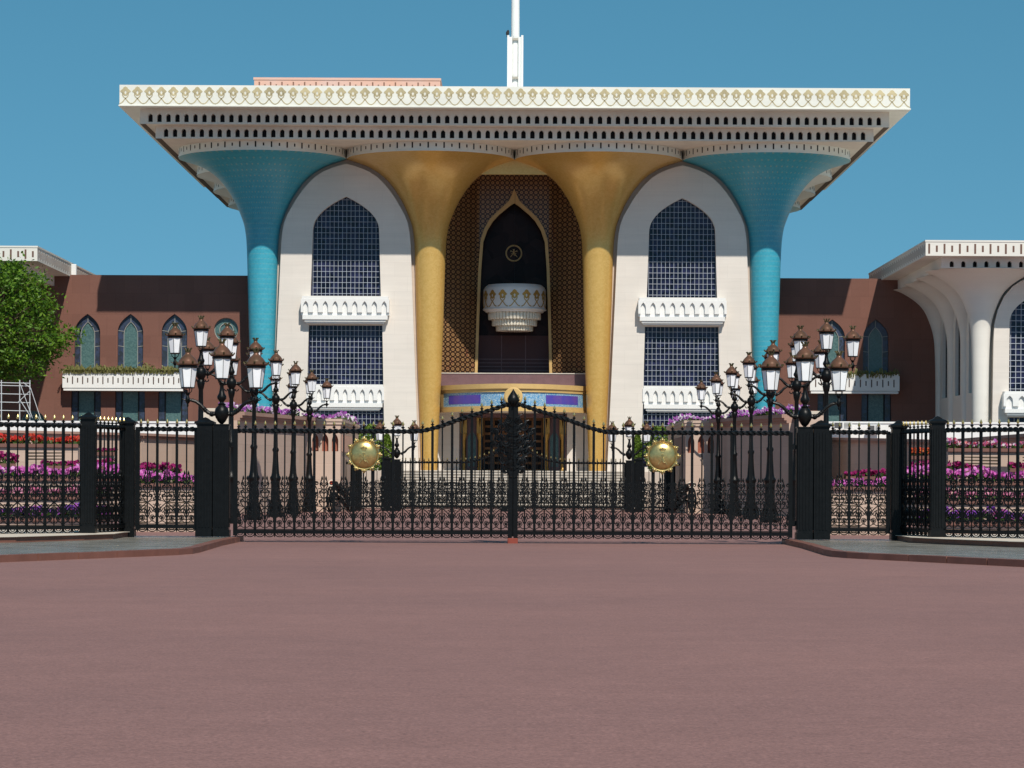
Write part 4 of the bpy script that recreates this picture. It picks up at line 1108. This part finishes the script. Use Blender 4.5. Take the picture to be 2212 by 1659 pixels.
# ------------------------------------------------------------ ironwork
def spiral(cx, cz, r0, r1, a0, a1, n=14):
    return [(cx + (r0+(r1-r0)*i/n)*math.cos(a0+(a1-a0)*i/n), 0, cz + (r0+(r1-r0)*i/n)*math.sin(a0+(a1-a0)*i/n)) for i in range(n+1)]
def scroll_mesh():
    m = MB(); r = 0.018
    for s in (-1, 1):
        def T(pts, rr=r, n=4): m.tube([(s*p[0], p[1]-0.001*s, p[2]) for p in pts], rr, n)
        def V(*xz): return [(x, 0, z) for x, z in xz]
        T(spiral(0.135, 0.165, 0.02, 0.082, 0, 3.6*PI), 0.016)
        T(V((0.215, 0.17), (0.225, 0.26), (0.19, 0.36), (0.13, 0.45), (0.04, 0.53), (0.0, 0.56)))
        T(V((0.0, 0.05), (0.05, 0.03), (0.10, 0.07), (0.16, 0.06), (0.22, 0.02), (0.255, 0.05)), 0.016)
        T(V((0.015, 0.16), (0.05, 0.24), (0.075, 0.32), (0.06, 0.40), (0.03, 0.34), (0.015, 0.25)), 0.02)
        T(V((0.255, 0.30), (0.21, 0.40), (0.17, 0.43), (0.20, 0.48), (0.24, 0.46)), 0.017)
        for z, sc in ((0.56, 1.0), (0.80, 0.92), (1.02, 0.8)):
            T(V((0, z), (0.05*sc, z+0.03), (0.10*sc, z+0.09), (0.13*sc, z+0.16)) + spiral(0.085*sc, z+0.17, 0.048*sc, 0.012, 0, 2.7*PI, 10), 0.018)
            T(V((0, z+0.02), (0.06*sc, z+0.02), (0.13*sc, z+0.045), (0.19*sc, z+0.035)), 0.015)
        T(V((0.255, 0.52), (0.225, 0.66), (0.175, 0.80), (0.155, 0.92), (0.18, 1.05), (0.225, 1.13)) + spiral(0.195, 1.20, 0.058, 0.015, -0.3, 2.9*PI, 12), 0.018)
        T(V((0.255, 0.74), (0.21, 0.84), (0.20, 0.93), (0.235, 0.97), (0.25, 0.92)), 0.016)
        T(V((0, 1.12), (0.05, 1.15), (0.085, 1.20), (0.075, 1.27), (0.05, 1.31)), 0.02)
        m.lathe([(0.004, 1.28), (0.026, 1.31), (0.024, 1.345), (0.003, 1.40)], (s*0.052, 0), 6)
        m.lathe([(0.004, 0.10), (0.022, 0.13), (0.022, 0.17), (0.004, 0.20)], (s*0.135, 0), 6)
        for z, sg_ in ((0.34, 1), (0.66, -1), (0.92, 1)):
            T(spiral(0.195, z, 0.052, 0.014, 0.6*sg_, 0.6*sg_ + sg_*2.8*PI, 11), 0.017)
            T(V((0.195+0.05, z), (0.235, z-0.10), (0.20, z-0.17), (0.15, z-0.15)), 0.016)
        for z in (0.30, 0.68, 0.92): T(V((0, z), (0.045, z+0.05), (0.06, z+0.11), (0.035, z+0.14)), 0.017)
        T(V((0.03, 0.44), (0.10, 0.40), (0.14, 0.33), (0.11, 0.29), (0.08, 0.32)), 0.017)
    m.lathe([(0.012, 1.20), (0.03, 1.24), (0.012, 1.28)], (0, 0), 6)
    for z in (0.56, 0.80, 1.02): m.lathe([(0.017, z-0.03), (0.03, z), (0.017, z+0.03)], (0, 0), 6)
    return m
proto_col = []
def proto(m, name, mats, smooth=True):
    me_o = m.build(name, mats, None, smooth); COL.objects.unlink(me_o); return me_o
P_SCROLL = proto(scroll_mesh(), "scrollwork", IRON)
P_THICK = proto(MB().box(-0.034, 0.034, -0.026, 0.026, 0, 1), "bar", IRON, False)
P_THIN = proto(MB().lathe([(0.019, 0), (0.019, 1)], (0, 0), 6), "bar", IRON)
P_FIN = proto(MB().lathe([(0.024, 0), (0.024, 0.02), (0.055, 0.045), (0.03, 0.06), (0.018, 0.07), (0.018, 0.10)], (0, 0), 8, 0).lathe([(0.018, 0.085), (0.036, 0.11), (0.038, 0.13), (0.024, 0.16), (0.007, 0.195), (0.002, 0.21)], (0, 0), 8, 1), "finial", [IRON, GOLDP])
def place(src, parent, loc, scale=(1, 1, 1)):
    c = src.copy(); COL.objects.link(c); c.parent = parent; c.location = loc; c.scale = scale; return c
def rope(m, path, r=0.048, pitch=0.30, tw=0.034):
    """twisted two-strand rail along a path of (x, z)"""
    n = len(path); d = 0.0
    pts2 = []; ds = []
    for i, (x, z) in enumerate(path):
        if i: d += math.dist(path[i], path[i-1])
        ds.append(d)
    N = max(8, int(d/0.05))
    for k in (0, 1):
        q = []
        for j in range(N+1):
            t = d*j/N; i = 0
            while i < n-2 and ds[i+1] < t: i += 1
            f = (t-ds[i])/max(1e-6, ds[i+1]-ds[i]); x = path[i][0]+(path[i+1][0]-path[i][0])*f; z = path[i][1]+(path[i+1][1]-path[i][1])*f
            a = 2*PI*t/pitch + k*PI
            q.append((x, math.cos(a)*tw, z + math.sin(a)*tw))
        m.tube(q, tw*1.15, 5)
def iron_panel(name, label, cat, group, p0, ang, Ln, nint, zb, zr, stiles=True, dims=None, flip=False):
    """nint bar intervals; zr(s) gives the rail centre height; scrollwork stands in every second bay"""
    T = thing(name, label, cat, (p0[0], p0[1], 0), ang, group); o = (0, 0, 0); ORG[T.name] = (0, 0, 0)
    m = MB()
    if stiles:
        m.box(-0.055, 0.055, -0.05, 0.05, zb+0.05, zr(0)+0.05); m.box(Ln-0.055, Ln+0.055, -0.05, 0.05, zb+0.05, zr(Ln)+0.02)
    m.box(0, Ln, -0.045, 0.045, zb+0.10, zb+0.20)
    m.box(0, Ln, -0.055, 0.055, zb+0.205, zb+0.225)
    m.build("frame", IRON, T, False, local=True)
    m = MB(); N = 40
    rope(m, [(Ln*i/N, zr(Ln*i/N)) for i in range(N+1)])
    m.build("top_rail", IRON, T, True, local=True)
    st = Ln/nint; fr = MB()
    for i in range(nint+1):
        s = i*st
        if 0 < i < nint or not stiles:
            thick = i % 2 == 0
            place(P_THICK if thick else P_THIN, T, (s, 0, zb+0.2), (1, 1, zr(s)-zb-0.2))
        if i < nint or not stiles: place(P_FIN, T, (s if i else 0.08, 0, zr(s)+0.06))
        if i % 2 == 1 and i < nint: place(P_SCROLL, T, (s, 0, zb+0.225), (st/0.255, 1, 1))
        if i < nint:
            c = s + st/2
            fr.tube([(c + 0.115*st/0.255*math.cos(a), 0, zb+0.10-0.085*math.sin(a)) for a in [PI*j/8 for j in range(9)]], 0.018, 4)
            fr.tube([(c + 0.06*math.cos(a), 0, zb+0.10-0.04*math.sin(a)) for a in [PI*j/6 for j in range(7)]], 0.014, 4)
            fr.lathe([(0.003, zb+0.0), (0.018, zb+0.03), (0.012, zb+0.1)], (s, 0), 5)
    fr.build("scroll_fringe", IRON, T, True, local=True)
    return T
GD = 75.5; GK = GD/F
curve = [(-2.6, 2.925), (-2.33, 2.945), (-1.90, 3.06), (-1.54, 3.20), (-1.2, 3.31), (-0.83, 3.42), (-0.49, 3.525), (-0.19, 3.63), (0, 3.66)]
GW = 7.27
def zl(s): return interp([(-9, 2.925)] + curve, s - GW)
def crest_half(m, sg, sc=1.0):
    rnd = random.Random(4)
    sp = [(0.12, 1.20, 0.10, 0), (0.30, 1.02, 0.13, 1), (0.13, 0.94, 0.12, 2), (0.40, 0.70, 0.14, 1), (0.17, 0.62, 0.14, 0), (0.50, 0.56, 0.07, 2),
          (0.15, 0.36, 0.12, 1), (0.34, 0.34, 0.12, 0), (0.26, 0.10, 0.11, 2), (0.12, 0.05, 0.10, 1), (0.10, 0.78, 0.09, 0), (0.30, 0.52, 0.10, 2), (0.2, -0.14, 0.09, 1), (0.46, 0.86, 0.09, 0), (0.09, 0.2, 0.08, 2)]
    for i, (x, z, r, k_) in enumerate(sp):
        a = k_*2.0
        q = spiral(x, z, r, r*0.18, a, a + (1 if i % 2 else -1)*3.4*PI, 18)
        m.tube([(sg*p[0]*sc, p[1]-0.03+0.012*(i % 4), p[2]*sc) for p in q], 0.026, 5)
        m.tube([(sg*0.02, -0.02, (z-0.18)*sc), (sg*x*0.5*sc, -0.03, (z-0.16)*sc), (sg*(x+r*math.cos(a))*sc, -0.02, (z+r*math.sin(a))*sc)], 0.024, 5)
        m.tube([(sg*x*sc, -0.03, z*sc), (sg*(x+0.04)*sc, -0.045, (z+r*1.1)*sc), (sg*(x+0.11)*sc, -0.03, (z+r*1.3)*sc)], lambda t: 0.042*(1-0.7*t), 5)
def shield(T, x, z, sc):
    m = MB(); n = 10
    pr = [(0.36*sc*math.cos(PI/2*i/n), 0.13*sc*math.sin(PI/2*i/n)) for i in range(n)] + [(0.001, 0.13*sc)]
    m.lathe([(0.38*sc, -0.03), (0.38*sc, 0.0)] + pr, (0, 0), 40, cap=False)
    m.v = [(x+a, -0.07-c, z+b) for a, b, c in m.v]
    sh = m.build("emblem_shield", GOLDP, T, True, local=True, angle=60)
    r = MB()
    for i in range(12):
        a = 2*PI*i/12 + PI/2; ca, sa = math.cos(a), math.sin(a)
        for q, rr in ((0.42, 0.05), (0.46, 0.032)): r.ball((x+q*sc*ca, -0.07, z+q*sc*sa), rr*sc, 6)
        for d in (-0.11, 0.11): r.ball((x+0.415*sc*math.cos(a+d), -0.07, z+0.42*sc*math.sin(a+d)), 0.03*sc, 5)
    r.tube([(x+0.385*sc*math.cos(2*PI*i/40), -0.08, z+0.385*sc*math.sin(2*PI*i/40)) for i in range(41)], 0.018*sc, 6)
    r.build("shield_rim", GOLDP, sh, True, local=True)
    e = MB(); cz = z+0.15*sc
    for i in range(5):   # crown
        cx = x + (i-2)*0.035*sc; e.ball((cx, -0.20, cz+(0.055-0.012*abs(i-2))*sc), 0.016*sc, 6)
        e.tube([(x+(i-2)*0.022*sc, -0.195, cz-0.03*sc), (cx, -0.20, cz+0.05*sc)], 0.011*sc, 5)
    e.tube([(x-0.05*sc, -0.195, cz-0.035*sc), (x+0.05*sc, -0.195, cz-0.035*sc)], 0.015*sc, 5)
    emblem(e, x, z-0.09*sc, -0.20, 0.22*sc)
    e.build("crest", GOLDP, sh, True, local=True)
for sg in (-1, 1):
    nm = "left" if sg < 0 else "right"
    if sg < 0: T = iron_panel("gate_leaf", "left leaf of the tall black wrought-iron front gate with a gold shield", "gate", "front gate leaves", (-GW-0.02, GD), 0, GW-0.03, 28, 0.125, zl)
    else: T = iron_panel("gate_leaf", "right leaf of the tall black wrought-iron front gate with a gold shield", "gate", "front gate leaves", (0.05, GD), 0, GW-0.03, 28, 0.125, lambda s: zl(GW-s))
    loc = lambda X: X - T.location.x
    m = MB(); crest_half(m, sg); m.v = [(loc(0)+x, y-0.04, z+2.05) for x, y, z in m.v]
    m.build("crest_scrollwork", IRON, T, True, local=True)
    xm = loc(sg*0.075)
    m = MB().box(xm-0.055, xm+0.055, -0.06, 0.06, 0.13, 3.70)
    m.build("meeting_stile", IRON, T, local=True)
    m = MB().box(*sorted((loc(sg*0.132), loc(sg*0.30))), -0.07, 0.05, 0.83, 0.93); m.build("lock_box", IRON, T, local=True)
    shield(T, loc(-3.91 if sg < 0 else 3.92), 2.31, 1.0)
    for zz in (0.5, 2.5):
        m = MB().box(*sorted((loc(sg*7.24), loc(sg*7.48))), -0.035, 0.035, zz, zz+0.12); m.build("hinge", IRON, T, local=True)
    if sg > 0:
        m = MB().lathe([(0.09, 3.60), (0.11, 3.64), (0.15, 3.72), (0.155, 3.80), (0.12, 3.88), (0.07, 3.95), (0.03, 4.01), (0.004, 4.06)], (loc(0.0), 0), 10)
        for a in range(8):
            m.tube([(loc(0)+0.11*math.cos(a*PI/4), 0.11*math.sin(a*PI/4), 3.60), (loc(0)+0.18*math.cos(a*PI/4), 0.18*math.sin(a*PI/4), 3.70), (loc(0)+0.20*math.cos(a*PI/4), 0.20*math.sin(a*PI/4), 3.66)], 0.025, 5)
        m.build("top_ornament", IRON, T, True, local=True)
o = MB().cbox(-0.135, 0.135, 75.25, 75.75, -0.004, 0.135, 0.015).build("gate_stop", REDST); tag(o, "small red stone gate stop under the middle of the front gate", "gate stop", None, 'thing')
# pedestrian gates between the gate pillars and the fence posts
iron_panel("side_gate", "narrow black iron side gate left of the front gate", "gate", "side gates", (-9.86, GD), 0, 1.54, 6, 0.25, lambda s: 2.96)
iron_panel("side_gate", "narrow black iron side gate right of the front gate", "gate", "side gates", (8.32, GD), 0, 1.54, 6, 0.25, lambda s: 2.96)
def post(label, x, y, w, zb, zt, group, cap=True, name="fence_post"):
    T = thing(name, label, "gate pillar" if name == "gate_pillar" else "fence post", (x, y, zb), group=group)
    h = w/2; m = MB().box(x-h, x+h, y-h, y+h, zb, zt)
    for s in (-1, 1):
        for q in (-0.62, -0.2, 0.2, 0.62):
            m.box(x+q*h-0.02, x+q*h+0.02, *sorted((y+s*h, y+s*(h+0.022))), zb+0.25, zt-0.12)
            m.box(*sorted((x+s*h, x+s*(h+0.022))), y+q*h-0.02, y+q*h+0.02, zb+0.25, zt-0.12)
    m.box(x-h-0.03, x+h+0.03, y-h-0.03, y+h+0.03, zb, zb+0.18)
    m.build("shaft", IRON, T)
    m = MB()
    m.box(x-h-0.02, x+h+0.02, y-h-0.02, y+h+0.02, zt, zt+0.035)
    if cap:
        m.lathe([((h+0.06)*1.414, zt+0.04), ((h+0.06)*1.414, zt+0.09), (h*0.95, zt+0.14), (h*0.5, zt+0.19), (0.01, zt+0.215)], (x, y), 4, rot=PI/4)
    m.build("cap", IRON, T)
for sg in (-1, 1):
    nm = "left" if sg < 0 else "right"
    post("fluted black gate pillar under the candelabra at the %s end of the front gate" % nm, sg*7.66, GD, 0.40, 0.14, 3.06, "gate pillars", False, "gate_pillar")
    post("fluted black gate pillar with a low cap beside the %s side gate" % nm, sg*8.09, GD, 0.40, 0.14, 3.06, "gate pillars", True, "gate_pillar")
    post("black fence post beside the outer edge of the %s side gate" % nm, sg*10.13, GD, 0.36, 0.14, 3.06, "fence posts")
    post("black fence post at the corner where the %s fence turns outward" % nm, sg*10.78, 73.0, 0.34, 0.26, 3.12, "fence posts")
def fence(label, a, b, n):
    ang = math.atan2(b[1]-a[1], b[0]-a[0]); Ln = math.dist(a, b)
    iron_panel("iron_fence", label, "fence", "black iron fence runs", a, ang, Ln, n, 0.26, lambda s: 2.98, stiles=False)
fence("short black iron fence return between the two left fence posts", (-10.72, 73.2), (-10.2, 75.3), 8)
fence("short black iron fence return between the two right fence posts", (10.2, 75.3), (10.72, 73.2), 8)
fence("black iron fence with gold finials in front of the left flower terrace", (-15.8, 68.9), (-10.95, 72.87), 24)
fence("black iron fence with gold finials in front of the right flower terrace", (10.95, 72.87), (15.8, 68.9), 24)

# ------------------------------------------------------------ lanterns
def hexfr(m, r0, z0, r1, z1, mi=0, n=6, rot=PI/6): m.lathe([(r0, z0), (r1, z1)], (0, 0), n, mi, True, rot=rot)
lf = MB()
for i in range(6):
    a = PI/6 + i*PI/3; lf.tube([(0.172*math.cos(a), 0.172*math.sin(a), 0.03), (0.243*math.cos(a), 0.243*math.sin(a), 0.55)], 0.008, 4)
lf.lathe([(0.05, 0.0), (0.18, 0.015), (0.18, 0.04), (0.10, 0.05)], (0, 0), 12); lf.lathe([(0.243, 0.545), (0.262, 0.56), (0.262, 0.60), (0.25, 0.61)], (0, 0), 18)
for i in range(4):
    a = i*PI/2 + PI/4; lf.tube([(0.03*math.cos(a), 0.03*math.sin(a), -0.12), (0.10*math.cos(a), 0.10*math.sin(a), -0.08), (0.12*math.cos(a), 0.12*math.sin(a), 0.01)], 0.012, 4)
P_LFR = proto(lf, "lantern", IRON)
lg = MB().lathe([(0.166, 0.045), (0.237, 0.55)], (0, 0), 6, rot=PI/6); P_LGL = proto(lg, "lantern_glass", GLASSW, False)
lc = MB().lathe([(0.255, 0.61), (0.30, 0.625), (0.315, 0.65), (0.285, 0.675), (0.255, 0.695), (0.235, 0.74), (0.185, 0.81), (0.125, 0.865), (0.085, 0.90), (0.068, 0.935), (0.07, 0.96)], (0, 0), 20, 0)
for i in range(8):
    a = i*PI/4; lc.tube([(0.26*math.cos(a), 0.26*math.sin(a), 0.64), (0.315*math.cos(a), 0.315*math.sin(a), 0.675), (0.335*math.cos(a), 0.335*math.sin(a), 0.715)], 0.026, 4, 1)
P_LCAP = proto(lc, "lantern_cap", [COPPER, CROWN])
fn = MB().lathe([(0.07, 0.955), (0.085, 0.975), (0.055, 0.995)], (0, 0), 10)
for i in range(6):
    a = i*PI/3; fn.tube([(0.05*math.cos(a), 0.05*math.sin(a), 0.985), (0.08*math.cos(a), 0.08*math.sin(a), 1.035), (0.115*math.cos(a), 0.115*math.sin(a), 1.07)], 0.021, 4)
P_LFIN = proto(fn, "lantern_finial", CROWN)
for q in (P_LGL, P_LCAP, P_LFIN): q.parent = P_LFR
hub = MB().lathe([(0.04, -0.30), (0.10, -0.24), (0.17, -0.12), (0.19, 0.0), (0.17, 0.10), (0.09, 0.19), (0.11, 0.22), (0.06, 0.25), (0.055, 0.28), (0.12, 0.36), (0.125, 0.42), (0.08, 0.50), (0.055, 0.62), (0.05, 0.70), (0.075, 0.74), (0.045, 0.77)], (0, 0), 16)
P_HUB = proto(hub, "hub", IRON)
am = MB()
pth = [(0.14, 0, -0.03), (0.26, 0, -0.04), (0.36, 0, 0.0), (0.46, 0, 0.09), (0.56, 0, 0.20), (0.68, 0, 0.285), (0.80, 0, 0.32), (0.895, 0, 0.33)]
am.tube(pth, lambda t: 0.058-0.018*t, 8)
for i in (1, 3): am.ball(pth[i], 0.075 if i == 1 else 0.06, 6)
am.ball((0.42, 0, 0.05), 0.06, 6)
am.lathe([(0.012, 0.14), (0.03, 0.18), (0.02, 0.22), (0.06, 0.27), (0.075, 0.33), (0.045, 0.40), (0.035, 0.45), (0.07, 0.49), (0.04, 0.52)], (0.895, 0), 12)
for i in range(4):
    a = i*PI/2 + 0.3; am.tube([(0.895, 0, 0.33), (0.895+0.10*math.cos(a), 0.10*math.sin(a), 0.33), (0.895+0.15*math.cos(a), 0.15*math.sin(a), 0.36)], lambda t: 0.03*(1-0.6*t), 5)
P_ARM = proto(am, "arm", IRON)
pole = MB().lathe([(0.34, 0), (0.34, 0.12), (0.30, 0.16), (0.30, 0.30), (0.24, 0.36), (0.21, 0.9), (0.20, 1.5), (0.21, 1.62), (0.25, 1.70), (0.25, 1.78), (0.19, 1.86), (0.165, 2.0), (0.13, 2.5), (0.115, 2.9), (0.15, 2.98), (0.15, 3.04), (0.10, 3.12), (0.088, 4.0), (0.078, 4.7), (0.11, 4.80), (0.135, 4.93), (0.125, 5.02), (0.06, 5.10)], (0, 0), 18)
for i in range(8):
    a = i*PI/4; pole.tube([(0.36*math.cos(a), 0.36*math.sin(a), 0.05), (0.33*math.cos(a), 0.33*math.sin(a), 0.35), (0.23*math.cos(a), 0.23*math.sin(a), 0.6), (0.26*math.cos(a), 0.26*math.sin(a), 0.75)], 0.035, 5)
for i in range(6):
    a = i*PI/3; pole.tube([(0.17*math.cos(a), 0.17*math.sin(a), 4.98), (0.24*math.cos(a), 0.24*math.sin(a), 5.0), (0.27*math.cos(a), 0.27*math.sin(a), 5.06)], 0.022, 5)
P_POLE = proto(pole, "pole", IRON)
def lantern_on(T, loc, rz):
    c = P_LFR.copy(); COL.objects.link(c); c.parent = T; c.location = loc; c.rotation_euler = (0, 0, rz)
    for q in (P_LGL, P_LCAP, P_LFIN):
        d = q.copy(); COL.objects.link(d); d.parent = c
def head(T, z, s=1.0, rz=0.0):
    place(P_HUB, T, (0, 0, z), (s, s, s))
    for k_ in (0, 1):
        a = place(P_ARM, T, (0, 0, z), (s, s, s)); a.rotation_euler = (0, 0, rz + k_*PI)
        lantern_on(T, (0.895*s*math.cos(rz+k_*PI), 0.895*s*math.sin(rz+k_*PI), z+0.62*s), random.uniform(0, 1))
        T.children[-1].scale = (s, s, s)
    lantern_on(T, (0, 0, z+0.86*s), random.uniform(0, 1)); T.children[-1].scale = (s, s, s)
ords = ["nearest", "second nearest", "third nearest", "third farthest", "second farthest", "farthest"]
for sg in (-1, 1):
    us = (433, 499, 548, 595, 633, 668) if sg < 0 else (1784, 1720, 1663, 1622, 1586, 1551)
    for k_, u in enumerate(us):
        D = (98, 108, 118, 129, 139, 150)[k_]; X = (u-1108)*D/F
        T = thing("street_lamp", "black three-lantern lamp post with copper caps, %s in the row on the %s" % (ords[k_], "left" if sg < 0 else "right"), "lamp post", (X, D, 0), group="lamp posts lining the forecourt")
        place(P_POLE, T, (0, 0, 0)); head(T, 5.30, 1.0, random.uniform(-0.15, 0.15))
    T = thing("gate_candelabra", "large three-lantern candelabra on the gate pillar at the %s end of the front gate" % ("left" if sg < 0 else "right"), "lantern", (sg*7.66, GD, 3.10), group="candelabra on the gate pillars")
    head(T, 0.30, 1.0, 0.0)

# ------------------------------------------------------------ inner gate
ID = 157.0
IW = 6.1
def zi(s): return interp([(-9, 2.67), (-2.6, 2.68), (-1.9, 2.80), (-1.3, 3.02), (-0.7, 3.3), (-0.2, 3.45), (0, 3.46)], s-IW)
iron_panel("inner_gate_leaf", "left leaf of the distant inner iron gate before the palace steps", "gate", "inner gate leaves", (-IW-0.02, ID), 0, IW-0.03, 24, 0.10, zi)
iron_panel("inner_gate_leaf", "right leaf of the distant inner iron gate before the palace steps", "gate", "inner gate leaves", (0.05, ID), 0, IW-0.03, 24, 0.10, lambda s: zi(IW-s))
for sg in (-1, 1):
    nm = "left" if sg < 0 else "right"
    post("black pillar carrying a lantern beside the %s leaf of the inner gate" % nm, sg*6.40, ID, 0.46, 0, 2.80, "inner gate pillars", False, "gate_pillar")
    post("black capped pillar just outside the lantern pillar of the inner gate, %s side" % nm, sg*6.90, ID, 0.46, 0, 2.80, "inner gate pillars", True, "gate_pillar")
    post("black pillar ending the inner fence, behind the %s gold shield" % nm, sg*8.55, ID, 0.5, 0, 2.80, "inner gate pillars", True, "gate_pillar")
    T = thing("gate_candelabra", "smaller three-lantern candelabra on the %s pillar of the inner gate" % nm, "lantern", (sg*6.35, ID, 2.83), group="candelabra on the gate pillars")
    head(T, 0.36, 1.05, 0.0)
    a, b = ((-8.3, ID), (-7.14, ID)) if sg < 0 else ((7.14, ID), (8.3, ID))
    iron_panel("inner_fence", "short iron panel between the %s pillars of the inner gate" % nm, "fence", "inner fence panels", a, 0, 1.16, 4, 0.1, lambda s: 2.62, True)
    T = iron_panel("inner_fence", "short iron fence run outside the %s end pillar of the inner gate" % nm, "fence", "inner fence panels", (sg*8.82 - (0.62 if sg < 0 else 0), ID), 0, 0.62, 2, 0.1, lambda s: 2.62, True)
    # dome-topped bollard
    bxp = (640-1108)*154/F if sg < 0 else (1577-1108)*154/F
    T = thing("domed_bollard", "tall dark dome-topped bollard near the %s lamp row" % nm, "bollard", (bxp, 154, 0))
    MB().lathe([(0.27, 0), (0.27, 0.15), (0.21, 0.2), (0.20, 1.75)], (bxp, 154), 20).build("shaft", IRON, T, True)
    MB().lathe([(0.225, 1.75), (0.225, 1.80), (0.20, 1.92), (0.14, 2.06), (0.06, 2.15), (0.002, 2.18)], (bxp, 154), 20).build("dome", CANM, T, True)
    # saluting cannon
    cxp = -9.2 if sg < 0 else 9.05; cyp = 150.0
    T = thing("cannon", "old black cannon with a red muzzle plug pointing out from behind the %s shield" % nm, "cannon", (cxp, cyp, 0))
    d = Vector((sg*0.22, -0.95, 0.20)).normalized(); pv = Vector((cxp-sg*0.15, cyp+1.0, 1.18)); mz = pv + d*1.7
    m = MB()
    rr = [(0, 0.10), (0.05, 0.20), (0.12, 0.235), (0.35, 0.225), (0.37, 0.245), (0.42, 0.21), (0.72, 0.185), (0.74, 0.20), (0.77, 0.175), (0.93, 0.145), (0.96, 0.18), (1.0, 0.19)]
    ax = Vector((0, 0, 1)).rotation_difference(d).to_matrix()
    base = pv - d*0.95; Lb = 2.65
    m.lathe([(r, t*Lb) for t, r in rr], (0, 0), 18); m.v = [tuple(base + ax @ Vector(v)) for v in m.v]
    m.build("barrel", CANM, T, True)
    mu = base + d*Lb
    q = MB().lathe([(0.105, 0.0), (0.19, 0.0), (0.185, 0.03), (0.105, 0.03)], (0, 0), 20); q.v = [tuple(mu + ax @ Vector(v)) for v in q.v]; q.build("muzzle_ring", CREAMW, T, True)
    q = MB().lathe([(0.11, 0.0), (0.11, 0.045), (0.04, 0.06), (0.001, 0.062)], (0, 0), 16); q.v = [tuple(mu + ax @ Vector(v)) for v in q.v]; q.build("muzzle_plug", REDP, T, True)
    side = d.cross(Vector((0, 0, 1))).normalized(); fw = Vector((d.x, d.y, 0)).normalized()
    for w_ in (-1, 1):
        c = Vector((pv.x, pv.y, 0.68)) + side*w_*0.55; wm = MB()
        wm.tube([c + fw*0.64*math.cos(2*PI*i/24) + Vector((0, 0, 0.64*math.sin(2*PI*i/24))) for i in range(25)], 0.05, 6)
        for i in range(10): wm.tube([c, c + fw*0.62*math.cos(2*PI*i/10) + Vector((0, 0, 0.62*math.sin(2*PI*i/10)))], 0.028, 5)
        wm.tube([c - side*0.12, c + side*0.12], 0.11, 8)
        wm.build("wheel", IRON, T, True)
    cm = MB()
    for w_ in (-1, 1): cm.tube([pv + side*w_*0.22 + fw*0.3 - Vector((0, 0, 0.25)), pv + side*w_*0.22 - Vector((0, 0, 0.3)), Vector((pv.x, pv.y, 0.12)) - fw*2.0 + side*w_*0.1], 0.10, 6)
    cm.tube([Vector((pv.x, pv.y, 0.68)) - side*0.6, Vector((pv.x, pv.y, 0.68)) + side*0.6], 0.06, 8)
    cm.build("carriage", IRON, T, True)
# prototypes never linked to the scene are dropped
